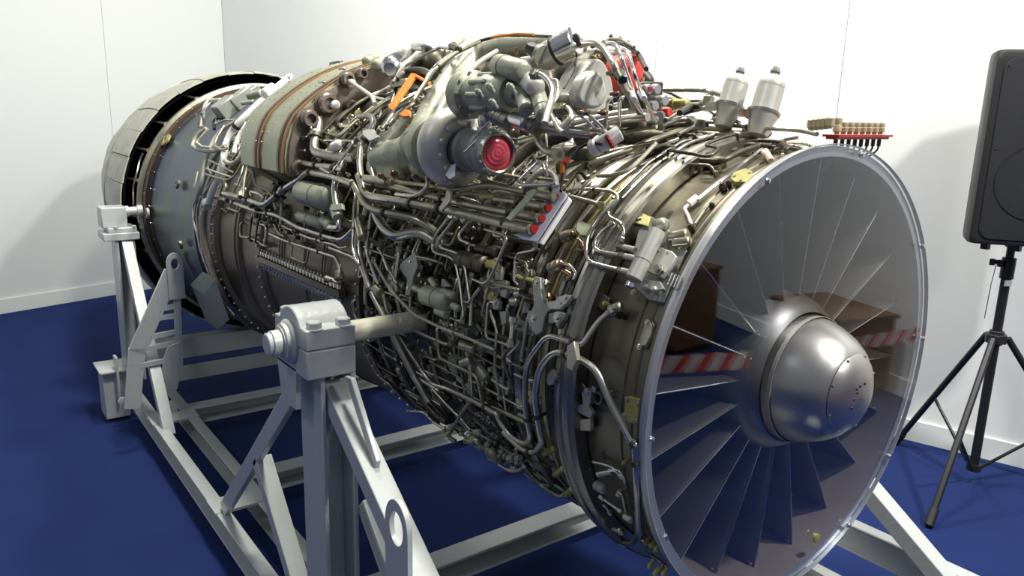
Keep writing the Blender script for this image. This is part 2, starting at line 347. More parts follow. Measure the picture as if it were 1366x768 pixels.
ring('actuation_ring', [(1.46, .44), (1.46, .452), (1.476, .454), (1.476, .44)], 'olive', 96, closed=True)
ring('combustor_casing', [(1.97, .46), (1.97, .474), (1.985, .476), (1.99, .470), (2.34, .482), (2.345, .488), (2.36, .488), (2.365, .483), (2.69, .494), (2.695, .510), (2.725, .513), (2.73, .50)], 'case2')
ring('turbine_casing', [(2.73, .498), (2.90, .508), (2.905, .520), (2.915, .522), (2.92, .512), (2.93, .511), (2.935, .524), (2.945, .525), (2.95, .514), (3.12, .524), (3.125, .542), (3.165, .545), (3.17, .535)], 'case2')
ring('jet_pipe_casing', [(3.165, .53), (3.26, .540), (3.265, .556), (3.285, .558), (3.29, .545), (3.32, .548), (3.325, .564), (3.345, .566), (3.35, .552), (3.40, .555), (3.98, .592), (3.99, .60)], 'blue')
ring('nozzle_ring', [(3.985, .595), (3.985, .612), (4.0, .614), (4.01, .607), (4.06, .612), (4.13, .612)], 'brown')
ring('nozzle_ring_lip', [(4.06, .61), (4.066, .628), (4.085, .631), (4.09, .61)], 'olive', closed=True)
ring('nozzle_inner_shell', [(4.10, .605), (4.16, .600), (4.3, .585), (5.3, .50), (5.38, .548)], 'nozin')
ring('nozzle_inner_hoop', [(4.22, .655), (4.235, .662), (4.25, .655)], 'blackc', closed=True)
bolts('flange_bolts', 2.702, .511, 84, .0052, 'steel', h=.008); bolts('flange_bolts', 3.145, .543, 90, .0055, 'bright', h=.006)
bolts('flange_bolts', 3.155, .53, 90, .0055, 'steel', 'a', h=.012)
bolts('flange_bolts', 4.02, .607, 40, .0055, 'steel', h=.006); bolts('flange_bolts', 3.975, .594, 46, .0035, 'bright', h=.004)
bolts('flange_bolts', 1.512, .452, 110, .005, 'bright', h=.007, th0=1); bolts('flange_bolts', 1.812, .455, 90, .006, 'steel', h=.008)
bolts('flange_bolts', 1.30, .44, 70, .0055, 'steel', h=.01, th0=2); bolts('flange_bolts', 1.335, .44, 70, .0045, 'olive', h=.014)
bolts('flange_bolts', 1.40, .438, 60, .006, 'bright', h=.008); bolts('flange_bolts', 1.56, .438, 60, .006, 'steel', h=.01)
bolts('flange_bolts', 1.98, .474, 80, .0055, 'steel', h=.008)
# variable-vane levers: short arms round the compressor
for Yc, n_, ln in ((1.29, 46, .05), (1.42, 56, .045), (1.545, 64, .04)):
    mb = MB()
    for i in range(n_):
        th = 360 * i / n_; p = RT(.448, th, Yc); q = RT(.455, th + 1.6, Yc - ln); a_ = (q - p).normalized(); u_ = radial(p); s_ = a_.cross(u_)
        mb.box((p + q) / 2, ln / 2, .0045, .0015, (a_, s_, u_)); mb.cyl(p - u_ * .006, p + u_ * .010, .0045, n=6); mb.cyl(q - u_ * .004, q + u_ * .006, .0035, n=6)
    obj('vane_levers', mb, 'steel', ENG, 30, kind='stuff')
# axial split flange with its double row of studs
for th, Y0, Y1, r0, r1 in ((90.8, 2.05, 2.69, .482, .496), (118, 1.14, 1.50, .44, .44)):
    mb = MB(); mb2 = MB(); nS = int((Y1 - Y0) / .024)
    p0 = RT(r0 + .006, th, Y0); p1 = RT(r1 + .006, th, Y1); mb.beam(p0, p1, .02, .022, radial(p0)); obj('split_flange', mb, 'case2', ENG, 0)
    for i in range(nS):
        t = (i + .5) / nS; Y = Y0 + (Y1 - Y0) * t; r = r0 + (r1 - r0) * t + .008
        for dth in (-1.6, 1.6):
            p = RT(r, th + dth, Y); q = RT(r, th + dth * 2.1, Y); mb2.hexa(p, (q - p), .0082, .013)
            mb2.cyl(q, q + (q - p).normalized() * .007, .004, n=6)
    obj('split_flange_studs', mb2, 'steel', ENG, 30, kind='stuff')
# ribs of the combustor casing panels
for Y in (2.18, 2.52):
    for dY in (0, .02):
        mb = MB(); mb.tube([RT(.488 + (Y - 2.2) * .02, th, Y + dY) for th in range(68, 90, 3)], .003, 6, 0); obj('casing_rib', mb, 'case2', ENG)
# nozzle: outer petals, each a plate of its own
nP = 32
for i in range(nP):
    mb = MB(); th0 = 360 * i / nP; dth = 360 / nP
    prof = [(4.165, .684), (4.19, .690), (4.32, .694), (4.55, .682), (4.80, .655), (5.10, .612), (5.50, .548)]
    vs = []; 
    for Y, r in prof:
        for k in range(4):
            th = th0 + dth * (.012 + .976 * k / 3); rr_ = r + (.0035 if i % 2 else 0)
            vs.append(RT(rr_, th, Y)); vs.append(RT(rr_ - .006, th, Y))
    fs = []
    for a_ in range(len(prof) - 1):
        for k in range(3):
            A = (a_ * 4 + k) * 2; B = A + 2; Cc = A + 8; D = B + 8
            fs += [(A, B, D, Cc), (A + 1, Cc + 1, D + 1, B + 1)]
        A = a_ * 8; fs += [(A, A + 8, A + 9, A + 1)]; A = a_ * 8 + 6; fs += [(A, A + 1, A + 9, A + 8)]
    for e in (0, len(prof) - 1):
        for k in range(3): A = (e * 4 + k) * 2; fs.append((A, A + 1, A + 3, A + 2))
    mb.add(vs, fs); obj('nozzle_petal', mb, 'nozzle', ENG, 40)
mb = MB(); mb.lathe((0, 0, AXZ), (0, 1, 0), [(4.175, .676), (5.4, .545)], 96)
mb.f = [f for f in mb.f if len(f) == 4]; obj('nozzle_liner', mb, 'nozin', ENG)
ring('petal_hoop', [(4.62, .674), (4.63, .682), (4.66, .680), (4.66, .67)], 'nozzle', closed=True)
# nozzle actuator rods in the dark gap
for th in (30, 48, 62, 76, 92, 108, 125):
    mb = MB(); mb.cyl(RT(.628, th, 4.10), RT(.655, th + 1, 4.30), .007, n=8); mb.hexa(RT(.626, th, 4.09), (0, 1, 0), .012, .02); obj('nozzle_rod', mb, 'olive', ENG)
mb = MB(); mb.tube([RT(.636, 64 + i * 2, 4.13 + .01 * math.sin(i)) for i in range(14)], .0045, 6, 0); obj('drain_pipe', mb, 'steel', ENG)
# bosses on the jet pipe and ring
for px, py, r, s_, mt in ((222, 187, .606, 9, 'brass'), (237, 245, .583, 7, 'case'), (241, 326, .583, 6, 'case'), (197, 284, .607, 7, 'cable')):
    p = P(px, py, r); u_ = radial(p); mb = MB(); z_ = sz(p, s_)
    mb.lathe(p - u_ * .004, u_, [(0, z_), (.010, z_), (.012, z_ * .8), (.012, z_ * .42), (.006, z_ * .38), (.006, 0.0001)], 20); obj('port_boss', mb, mt, ENG)

# inlet: struts, hub, spinner, fan, acrylic disc
mbp = MB()
for k in range(20):
    th = 67 + 18 * k; vs = []; fs = []
    c0 = RT(.166, th, .90); c1 = RT(.448, th, .90)
    tdir = Vector((math.cos(math.radians(th)), 0, math.sin(math.radians(th))))
    for p in (c0, c1):
        ch = .17 if p is c0 else .20
        for (dy, w_) in ((0, .0), (.006, .0035), (.05, .007), (.12, .006), (ch, .001), (.12, -.006), (.05, -.007), (.006, -.0035)):
            vs.append(p + Vector((0, dy, 0)) + tdir * w_)
    n_ = 8; fs = [tuple(range(n_)), tuple(reversed(range(n_, 2 * n_)))] + [(i, (i + 1) % n_, (i + 1) % n_ + n_, i + n_) for i in range(n_)]
    mb = MB(); mb.add(vs, fs); o = obj('inlet_strut', mb, 'fanblade', ENG, 50)
    mb = MB(); mb.tube([c0, c1], .0016, 6, 0); obj('leading_edge', mb, 'bright', o)
    mb = MB(); rp_ = RT(.4455, th, .91); mb.hexa(rp_, -radial(rp_), .005, .006); obj('rivet', mb, 'bright', o)
for k in range(37):
    th = 360 * k / 37; mb = MB(); vs = []
    for r, tw, ch in ((.17, 20, .05), (.30, 40, .06), (.436, 58, .07)):
        c = RT(r, th, 1.20); tdir = Vector((math.cos(math.radians(th)), 0, math.sin(math.radians(th))))
        dv = Vector((0, math.cos(math.radians(tw)), 0)) + tdir * math.sin(math.radians(tw))
        nv = Vector((0, math.sin(math.radians(tw)), 0)) - tdir * math.cos(math.radians(tw))
        vs += [c - dv * ch + nv * .001, c + nv * .004, c + dv * ch, c - nv * .003]
    fs = []
    for a_ in (0, 4):
        for q in range(4): fs.append((a_ + q, a_ + (q + 1) % 4, a_ + 4 + (q + 1) % 4, a_ + 4 + q))
    fs += [(0, 1, 2, 3), (8, 11, 10, 9)]
    mb.add(vs, fs); obj('fan_blade', mb, 'black', ENG, 40)
ring('inlet_hub', [(.866, .140), (.875, .152), (.90, .166), (.95, .182), (1.3, .195)], 'hub', 96)
mb = MB(); mb.lathe((0, 0, AXZ), (0, 1, 0), [(.730, .0001), (.732, .03), (.738, .055), (.750, .076), (.755, .081)], 64); mb.f = [f for f in mb.f if len(f) < 60]
SPC = obj('spinner_cap', mb, 'spin', ENG, 30)
mb = MB(); mb.lathe((0, 0, AXZ), (0, 1, 0), [(.756, .0805), (.7575, .0835), (.768, .0955), (.79, .111), (.82, .1245), (.845, .1310), (.862, .1335), (.868, .135)], 96); mb.f = [f for f in mb.f if len(f) < 60]
obj('spinner', mb, 'spin', ENG, 30)
mb = MB()
for i in range(8):
    th = 22 + 45 * i; p = RT(.078, th, .7535); mb.lathe(p, (0, -1, 0), [(0, .0032), (.003, .0032), (.0038, .002)], 8)
obj('cap_screws', mb, 'steel', SPC, 30, kind='stuff')
mb = MB()
for dx, dz in ((-.01, .028), (.006, .03), (-.018, .016), (-.026, .004), (-.028, -.014), (-.02, .024)):
    mb.lathe(Vector((dx, .7350, AXZ + dz - .004)), (0, -1, 0), [(0, .0028), (.0045, .0028)], 8)
obj('cap_holes', mb, 'blackc', SPC, 30, kind='stuff')
mb = MB(); mb.lathe((0, 0, AXZ), (0, 1, 0), [(.8455, .1345), (.8455, .4795), (.8535, .4795), (.8535, .1345)], 160, closed=True)
DISC = obj('clear_inlet_cover', mb, 'plexi', ENG, 30, label='clear acrylic disc closing the engine inlet')
mb = MB(); mb.lathe((0, 0, AXZ), (0, 1, 0), [(.8452, .4798), (.8448, .4812), (.8542, .4812), (.8538, .4798)], 160, closed=True)
obj('polished_edge', mb, 'rim', DISC, 30)
mb = MB(); mb.lathe((0, 0, AXZ), (0, 1, 0), [(.8452, .1340), (.8452, .1347), (.8538, .1347), (.8538, .1340)], 96, closed=True); obj('hole_edge', mb, 'castw', DISC, 30)
for th in (-58, -11, 27, 92, 118, 147, -88, -125, -150):
    p = RT(.468, th, .8455); mb = MB(); mb.lathe(p, (0, -1, 0), [(0, .0062), (.002, .0062), (.006, .0045), (.007, .0001)], 12); obj('cover_screw', mb, 'bright', ENG)
p = onY(1088, 717, .8455); mb = MB(); mb.lathe(p, (0, -1, 0), [(0, .011), (.004, .011), (.005, .009), (.005, .0001)], 24); obj('brass_plug', mb, 'brass', ENG)

# ---------------- pipes
WIN = {'W1': (100, 60, 3.4125), 'W2': (400, 30, 3.4125), 'W3': (700, 30, 3.4125), 'W4': (100, 230, 3.4125), 'W5': (400, 230, 3.4125), 'W6': (640, 200, 3.4125), 'W7': (440, 420, 3.4125), 'W8': (640, 400, 3.4125)}
def px_(win, pts):
    if win is None: return [(a, b) for a, b in pts]
    if isinstance(win, tuple): x0, y0 = win[:2]; s_ = win[2] if len(win) > 2 else 8.533
    else: x0, y0, s_ = WIN[win]
    return [(x0 + a / s_, y0 + b / s_) for a, b in pts]
def clampring(mb, p, d, r):
    mb.lathe(p - d * r * .5, d, [(0, r * 1.12), (0, r * 1.35), (r, r * 1.35), (r, r * 1.12)], 14, closed=True)
def pipe(win, pts, r, hw, mat='steel', name='pipe', nuts=(0, 0), clips=(), fil=2.4, n=10, sleeve=None):
    q = px_(win, pts); m_ = len(q)
    rs = r if isinstance(r, (list, tuple)) else [r] * m_
    if len(rs) == 2 and m_ > 2: rs = [rs[0] + (rs[1] - rs[0]) * i / (m_ - 1) for i in range(m_)]
    W = [P(a, b, c) for (a, b), c in zip(q, rs)]
    # subdivide long runs so they follow the drum
    rad = sz(W[m_ // 2], hw)
    W2 = [W[0]]
    for i in range(m_ - 1):
        (a, b), (c, d) = q[i], q[i + 1]
        dth = abs(pol(W[i])[1] - pol(W[i + 1])[1])
        k = int(dth // 14)
        for j in range(1, k + 1):
            t = j / (k + 1); W2.append(P(a + (c - a) * t, b + (d - b) * t, rs[i] + (rs[i + 1] - rs[i]) * t))
        W2.append(W[i + 1])
    mb = MB(); mb.tube(W2, rad, n, fil); o = obj(name, mb, mat, ENG, 50)
    for e, (A, B) in enumerate(((W2[0], W2[1]), (W2[-1], W2[-2]))):
        if nuts[e]:
            d = (B - A).normalized(); mb = MB(); mb.hexa(A, d, rad * 1.75, rad * 2.4); mb.cyl(A + d * rad * 2.3, A + d * rad * 3.4, rad * 1.3, n=10); obj('union_nut', mb, 'olive' if mat != 'bright' else 'steel', o, 30)
    for t in clips:
        i = int(t); fr = t - i; A = W[i]; B = W[min(i + 1, m_ - 1)]; d = (B - A).normalized(); c = A.lerp(B, fr)
        mb = MB(); clampring(mb, c, d, rad * 1.02); u = radial(c); mb.box(c - u * rad * 2.1, rad * .5, rad * .25, rad * 1.1, (d, d.cross(u), u)); mb.hexa(c - u * rad * 2.2 + d.cross(u) * rad * .3, d.cross(u), rad * .45, rad * .5)
        obj('pipe_clip', mb, 'dark', o, 30)
    return o, W, rad
def sleeve(win, a, b, r, hw, mat='olive', name='pipe_sleeve', n=16, parent=None):
    (A, B) = px_(win, [a, b]); r0, r1 = r if isinstance(r, (tuple, list)) else (r, r); p = P(*A, r0); q = P(*B, r1)
    rad = sz((p + q) / 2, hw); L = (q - p).length; mb = MB(); mb.lathe(p, q - p, [(0, rad * .8), (rad * .25, rad), (L - rad * .25, rad), (L, rad * .8)], n)
    return obj(name, mb, mat, parent or ENG, 30), p, q, rad
# ------------------------------------------------------------ the support frame
ST = thing('engine_stand', 'pale grey painted steel frame carrying the engine on two bearing posts', 'stand', (-0.7, 2.6, 0))
def st(name, mb, mat='paint', parent=None, bevel=0.0, **k): return obj(name, mb, mat, parent or ST, 30, bevel=bevel, **k)
def hpost(X0, X1, Y, z0, z1, hw=.065):
    mb = MB(); s = 1 if X1 > X0 else -1
    mb.box((X0 + s * .006, Y, (z0 + z1) / 2), .006, hw, (z1 - z0) / 2); mb.box((X1 - s * .006, Y, (z0 + z1) / 2), .006, hw, (z1 - z0) / 2)
    mb.box(((X0 + X1) / 2, Y, (z0 + z1) / 2), abs(X1 - X0) / 2 - .012, .004, (z1 - z0) / 2); return mb
TY = 1.665
for s, full in ((-1, True), (1, False)):
    st('post', hpost(s * .748, s * .660, TY, .06, .95), bevel=.003)
    # bearing block: two halves round the shaft
    xa, xb = s * .792, s * .673
    mb = MB(); mb.box(((xa + xb) / 2, TY, .985), abs(xa - xb) / 2, .095, .0335); st('bearing_base', mb, bevel=.004)
    mb = MB()
    pr = []
    for t in range(13):
        a_ = PI * t / 12; pr.append((.072 * math.cos(a_), .072 * math.sin(a_)))
    poly = [(-.095, 0), (-.095, .046)] + [(-c, .012 + d * 1.0) for c, d in pr if .012 + d > .046] + [(.095, .046), (.095, 0)]
    mb.prism([(xa, TY + c, 1.0205 + d) for c, d in poly], (xb - xa, 0, 0)); cap = st('bearing_cap', mb, bevel=.003)
    for bx in (xa + (xb - xa) * .22, xa + (xb - xa) * .80):
        for by in (-.080, .080):
            mb = MB(); mb.lathe((bx, TY + by, 1.064), (0, 0, 1), [(0, .0205), (.0035, .0205), (.0035, .001)], 20); mb.hexa((bx, TY + by, 1.067), (0, 0, 1), .0170, .016); st('bolt', mb, parent=cap)
    mb = MB(); mb.cyl((s * .80, TY, AXZ), (s * .44, TY, AXZ), .0262, n=32); st('trunnion_shaft', mb, 'ivory', label='ivory painted shaft running into the engine side')
    mb = MB(); mb.lathe((s * .792, TY, AXZ), (s, 0, 0), [(0, .052), (.006, .052), (.009, .050), (.012, .044), (.020, .043), (.022, .036), (.024, .036)], 32); st('retaining_collar', mb)
    mb = MB(); mb.lathe((s * .812, TY, AXZ), (s, 0, 0), [(0, .030), (.024, .030), (.026, .026), (.034, .025), (.036, .0225), (.0362, .001)], 32); st('shaft_nut', mb)
    mb = MB(); mb.prism([(s * .792, TY - .03, .96), (s * .792, TY + .09, .96), (s * .792, TY + .068, .86), (s * .792, TY - .02, .86)], (s * -.012, 0, 0)); st('gusset', mb)
    # forward brace and its thin web
    mb = MB(); mb.beam((s * .703, 1.64, .905), (s * .703, .72, .905 - .69 * .92), .058, .05); st('brace', mb, bevel=.003)
    mb = MB(); mb.prism([(s * .706, 1.565, .95), (s * .706, 1.53, .955), (s * .706, 1.41, .80), (s * .706, 1.42, .775)], (s * -.012, 0, 0)); st('gusset', mb, bevel=.002)
    mb = MB(); mb.beam((s * .715, 1.85, .83), (s * .715, 2.57, .16), .020, .052); st('brace', mb, bevel=.002)
    mb = MB(); mb.channel((s * .70, 2.19, .50), (s * .70, 1.80, .10), .05, .045, .007); st('brace', mb, bevel=.002)
    mb = MB(); mb.channel((s * .635, 1.60, .60), (s * .635, 1.16, .18), .045, .05, .007); st('brace', mb, bevel=.002)
# lifting lug at the near post
def lug(X, cy, cz, w_, h_, hr, t, low, ax='x'):
    mb = MB(); N_ = 24; outer = []; inner = []
    for i in range(N_ + 1):
        a_ = PI * i / N_; outer.append((w_ * math.cos(a_), w_ * math.sin(a_)))
    o_ = [(w_, -low)] + outer + [(-w_, -low)]
    # ring part
    vs = []; n = 32
    for i in range(n):
        a_ = 2 * PI * i / n
        for rr_, dx in ((hr, 0), (w_, 0), (w_, t), (hr, t)): vs.append((dx, math.cos(a_) * rr_, math.sin(a_) * rr_ * (h_ / w_)))
    fs = [(i * 4 + q, i * 4 + (q + 1) % 4, ((i + 1) % n) * 4 + (q + 1) % 4, ((i + 1) % n) * 4 + q) for i in range(n) for q in range(4)]
    if ax == 'x': mp = lambda v: (X + v[0], cy + v[1], cz + v[2])
    else: mp = lambda v: (cy + v[1], X + v[0], cz + v[2])
    mb.add([mp(v) for v in vs], fs)
    # skirt below the ring
    pts = [(0, -w_, 0), (0, w_, 0), (0, w_ * 1.02, -low), (0, -w_ * 1.02, -low)]
    pl_ = [(0, -w_, 0)] + [(0, -math.cos(a_) * w_ * .999, -math.sin(a_) * h_ * .97) for a_ in [PI * k / 12 for k in range(1, 12)]] + [(0, w_, 0), (0, w_ * 1.02, -low), (0, -w_ * 1.02, -low)]
    mb.prism([mp(v) for v in pl_], Vector(mp((t, 0, 0))) - Vector(mp((0, 0, 0)))); return mb
lc = onX(528, 705, -.742)
st('lifting_lug', lug(-.742, lc.y, lc.z, .047, .062, .028, .012, .22), bevel=.002)
# rails (channels), twice on each side
for s in (-1, 1):
    for X in (.722, .578):
        mb = MB(); mb.channel((s * X, .66, .11), (s * X, 3.98, .11), .046, .085, .007, flip=1 if s < 0 else -1); st('rail', mb, bevel=.002)
    for Y in (3.55, 2.62, 1.5):
        mb = MB(); mb.box((s * .65, Y, .150), .062 * 1.6, .055, .005); st('tie_plate', mb)
mb = MB(); mb.channel((.745, .66, .300), (.745, 2.3, .300), .05, .085, .008, flip=-1); st('side_beam', mb, bevel=.002)
for Y in (1.87, 2.78, 3.62):
    mb = MB(); mb.channel((-.60, Y + .035, .108), (.70, Y + .035, .108), .085, .078, .008, flip=-1); st('cross_beam', mb, bevel=.002)
mb = MB(); mb.beam((-.62, 4.10, .31), (.62, 4.10, .31), .09, .10); st('cross_beam', mb, bevel=.003)
mb = MB(); mb.beam((-.60, 4.0, .20), (.62, 4.0, .20), .04, .07); st('cross_beam', mb, bevel=.003)
# rear posts, pin blocks, ladder bracket
RY = 4.06
for s in (-1, 1):
    st('post', hpost(s * .748, s * .665, RY, .20, .90), bevel=.003)
    mb = MB(); mb.box((s * .722, RY, .922), .078, .075, .018); mb.box((s * .715, RY, .952), .062, .068, .012); st('bearing_base', mb, bevel=.004)
    mb = MB(); mb.box((s * .742, RY + .01, 1.01), .055, .055, .048); pb = st('pin_block', mb, bevel=.005)
    for dx in (-.05, .03):
        mb = MB(); mb.hexa((s * (.715 + dx), RY - .062, .962), (0, 0, 1), .011, .010); st('bolt', mb, parent=pb)
    mb = MB(); mb.lathe((s * .69, RY - .02, 1.035), (-s, 0, 0), [(0, .026), (.014, .026), (.016, .020), (.05, .020), (.052, .027), (.075, .027), (.078, .02)], 24); st('support_pin', mb)
    mb = MB(); mb.beam((s * .70, RY - .05, .89), (s * .70, 3.42, .12), .048, .04); st('brace', mb, bevel=.002)
    mb = MB(); mb.box((s * .78, RY + .03, .265), .09, .10, .006); mb.box((s * .80, RY + .03, .14), .055, .07, .12); st('foot_box', mb, bevel=.003)
    mb = MB(); mb.prism([(s * .80, RY - .08, .34), (s * .80, RY - .02, .34), (s * .80, RY - .02, .12), (s * .80, RY - .08, .12)], (-s * .012, 0, 0)); st('gusset', mb, bevel=.002)
LY = 3.60
for s in (-1, 1):
    mb = MB(); mb.box((s * .703, .70, .175), .025, .025, .135); st('stub_post', mb, bevel=.002)
a0 = onY(230, 362, LY); a1 = onY(182, 470, LY); a2 = onY(176, 545, LY); b0 = onY(236, 385, LY); b1 = onY(240, 505, LY)
mb = MB(); yv = Vector((0, 1, 0))
def strip(mb, p, q, wd, t): mb.beam(p, q, wd, t, (0, 1, 0)); return mb
mb = MB(); strip(mb, a0, a1, .072, .014); strip(mb, a1 + Vector((.004, 0, .02)), a2, .070, .014); st('ladder_upright', mb, bevel=.002)
mb = MB(); strip(mb, b0, b1, .030, .014); mb.prism([onY(a, b, LY - .01) for a, b in ((224, 462), (240, 456), (240, 505), (236, 520), (214, 520), (218, 480))], (0, .012, 0)); st('ladder_upright', mb, bevel=.002)
for (xa, ya, xb, yb) in ((219, 411, 236, 407), (212, 424, 233, 421), (201, 449, 238, 442), (194, 465, 234, 457), (185, 488, 240, 477)):
    p = onY(xa, ya, LY); q = onY(xb, yb, LY); mb = MB(); mb.beam(p, q, .016, .022); st('ladder_rung', mb)
lc = onY(233, 352, LY - .01); st('lifting_lug', lug(LY - .016, lc.x, lc.z, .034, .050, .017, .018, .16, 'y'), bevel=.002)
mb = MB(); mb.lathe(onY(163, 534, 3.88), (0, -1, 0), [(0, .02), (.012, .02), (.014, .001)], 6); st('bolt', mb)

# ------------------------------------------------------------ loudspeaker on its tripod
def Hp(px, py, dp): return PD(px, py, dp)
pole_b = onZ(1299, 622, .085); PX_, PY_ = pole_b.x, pole_b.y
SS = thing('speaker_stand', 'black metal tripod stand under the loudspeaker by the wall', 'stand', (PX_, PY_, 0))
def atz(z): return Vector((PX_, PY_, z))
topz = 0
for k in range(400):           # height of the pole under the cabinet
    z = .5 + k * .004; q = atz(z) - CAM
    if 384 + F_PX * q.dot(RD) / q.dot(RF) < 328: topz = z; break
def zat(py):
    for k in range(900):
        z = k * .0025; q = atz(z) - CAM
        if 384 + F_PX * q.dot(RD) / q.dot(RF) < py: return z
mb = MB(); mb.cyl(atz(.075), atz(zat(352)), .0185, n=20); obj('lower_tube', mb, 'blacks', SS)
mb = MB(); mb.cyl(atz(zat(360)), atz(topz - .008), .0155, n=20); obj('upper_tube', mb, 'blacks', SS)
mb = MB(); mb.cyl(atz(zat(372)), atz(zat(344)), .026, n=16); mb.box(atz(zat(352)) - RR * .028, .02, .01, .012); obj('clamp_collar', mb, 'blacks', SS, bevel=.002)
mb = MB(); mb.cyl(atz(zat(350)) - RR * .03, atz(zat(350)) - RR * .062, .009, n=10); mb.box(atz(zat(350)) - RR * .068, .008, .008, .013); obj('lock_knob', mb, 'blackp', SS)
mb = MB(); mb.tube([atz(zat(352)) - RR * .05, atz(zat(380)) - RR * .058, atz(zat(425)) - RR * .062], .002, 6); obj('safety_pin_chain', mb, 'post', SS)
mb = MB(); lz = zat(378); mb.box(atz(lz) - RF * .017, .013, .006, .012, (RR, RF, Vector((0, 0, 1)))); obj('label', mb, 'white', SS)
hz = zat(450)
mb = MB(); mb.cyl(atz(hz - .022), atz(hz + .016), .044, n=6); mb.cyl(atz(hz - .03), atz(hz + .03), .028, n=16); hub = obj('leg_hub', mb, 'blackp', SS, bevel=.003)
mb = MB(); mb.cyl(atz(.07), atz(.10), .03, n=12); obj('brace_hub', mb, 'blacks', SS)
for fx, fy, rr_ in ((1240, 697, 0), (1196, 588, 1), (None, None, 2)):
    if fx: f = onZ(fx, fy, 0.02)
    else:
        f1 = onZ(1240, 697, 0) - atz(0); f2 = onZ(1196, 588, 0) - atz(0); f = atz(0.02) - (f1 + f2) * 1.05; f.z = .02
    dd = (f - atz(0)); dd.z = 0; dd = dd.normalized() * min(dd.length, .56); f = atz(.02) + dd; d = (f - atz(.02)).normalized()
    A = atz(hz) + d * .045; L_ = f
    mb = MB(); mb.cyl(A, L_, .0135, n=14); lg = obj('leg', mb, 'blacks', SS)
    mb = MB(); e = (L_ - A).normalized(); mb.cyl(L_ - e * .06, L_ + e * .012, .0185, n=14); obj('rubber_foot', mb, 'blackp', lg)
    mid = A.lerp(L_, .55); mb = MB(); mb.tube([mid, atz(.085) + d * .028], .007, 8); obj('stay', mb, 'blacks', SS)
SP = thing('loudspeaker', 'black plastic loudspeaker cabinet on the tripod at the right edge', 'speaker', (PX_, PY_, topz))
q0 = atz(topz + .02)
# cabinet outline in plan: trapezoid with rounded front corners; faces the camera side, turned a little left
fd = Vector((-0.80, -0.60, 0)).normalized(); sd = Vector((0, 0, 1)).cross(fd).normalized()   # fd: the way the grille faces; sd: to the picture's left/right
if sd.dot(RR) < 0: sd = -sd
zb = topz + .02
dpt = dep(q0)
zt = zb
for k in range(500):
    q = q0 + fd * .15 + Vector((0, 0, k * .003)) - sd * .2 - CAM
    if 384 + F_PX * q.dot(RD) / q.dot(RF) < 66: zt = zb + k * .003; break
H_ = zt - zb; W_ = .205
plan = [(-W_, .13), (-W_ * .97, .155), (-W_ * .90, .168), (W_ * .90, .168), (W_ * .97, .155), (W_, .13), (W_ * .93, .02), (W_ * .6, -.14), (-W_ * .6, -.14), (-W_ * .93, .02)]
mb = MB(); lv = [(0, .965), (.012, .99), (.03, 1), (H_ - .04, 1), (H_ - .012, .985), (H_, .95)]; vs = []; n = len(plan)
for z, sc in lv:
    for a_, b_ in plan: vs.append(Vector((q0.x, q0.y, zb + z)) + sd * (a_ * sc) + fd * (b_ * (1 if sc > .98 else .985)))
fs = [tuple(range(n)), tuple(range((len(lv) - 1) * n, len(lv) * n))] + [(k * n + i, k * n + (i + 1) % n, (k + 1) * n + (i + 1) % n, (k + 1) * n + i) for k in range(len(lv) - 1) for i in range(n)]
mb.add(vs, fs); obj('cabinet', mb, 'blackp', SP, 30, bevel=.006)
def sp(a_, b_, z): return Vector((q0.x, q0.y, zb + z)) + sd * a_ + fd * b_
mb = MB(); g = []
for cx_, cz_, a0_ in ((W_ - .075, H_ - .075, 0), (-W_ + .075, H_ - .075, 90), (-W_ + .075, .065, 180), (W_ - .075, .065, 270)):
    for k in range(6): a_ = math.radians(a0_ + k * 18); g.append(sp(cx_ + .045 * math.cos(a_), .167, cz_ + .045 * math.sin(a_)))
mb.prism(g, fd * .006); obj('grille', mb, 'grille', SP, 30, bevel=.003)
mb = MB(); mb.lathe(sp(0, .172, .25), fd, [(0, .148), (.004, .148), (.004, .142), (0, .142)], 48, closed=True); obj('woofer_ring', mb, 'blackp', SP)
for a_ in (-1, 1):
    for z in (.05, H_ * .5, H_ - .06):
        mb = MB(); mb.lathe(sp(a_ * (W_ - .045), .172, z), fd, [(0, .005), (.002, .005), (.003, .002)], 8); obj('grille_screw', mb, 'blacks', SP)
for a_ in (-.13, -.02):
    mb = MB(); mb.box(sp(a_, .13, -.012), .012, .014, .012); obj('rubber_foot', mb, 'blackp', SP)
mb = MB(); mb.cyl(atz(topz - .006), atz(topz + .03), .024, n=16); obj('pole_socket', mb, 'blackp', SP)

# ------------------------------------------------------------ what the clear disc mirrors: the barrier and two brown cabinets
def mir(p): return Vector((p.x, 1.69 - p.y, p.z))
BY = 1.45
pL = mir(onY(870, 489, BY)); pM1 = mir(onY(985, 482, BY)); pM2 = mir(onY(1150, 458, BY)); pR = mir(onY(1236, 444, BY))
pts = [pL + (pL - pM1) * 1.3, pL, pM1, pM1.lerp(pM2, .5), pM2, pR, pR + (pR - pM2) * .6]
me = bpy.data.meshes.new('barrier_tape'); vs = []; fs = []; uv = []; acc = 0
sub = []
for i in range(len(pts) - 1):
    for k in range(8): sub.append(pts[i].lerp(pts[i + 1], k / 8))
sub.append(pts[-1])
for i, p in enumerate(sub):
    if i: acc += (p - sub[i - 1]).length
    tw = math.sin(acc * 5) * .15
    vs += [p + Vector((0, math.sin(tw) * .03, .027)), p + Vector((0, -math.sin(tw) * .03, -.027)), p + Vector((0, math.sin(tw) * .03 - .001, .027)), p + Vector((0, -math.sin(tw) * .03 - .001, -.027))]; uv.append(acc / .11)
for i in range(len(sub) - 1):
    A = i * 4; fs += [(A, A + 1, A + 5, A + 4), (A + 2, A + 6, A + 7, A + 3), (A, A + 4, A + 6, A + 2), (A + 1, A + 3, A + 7, A + 5)]
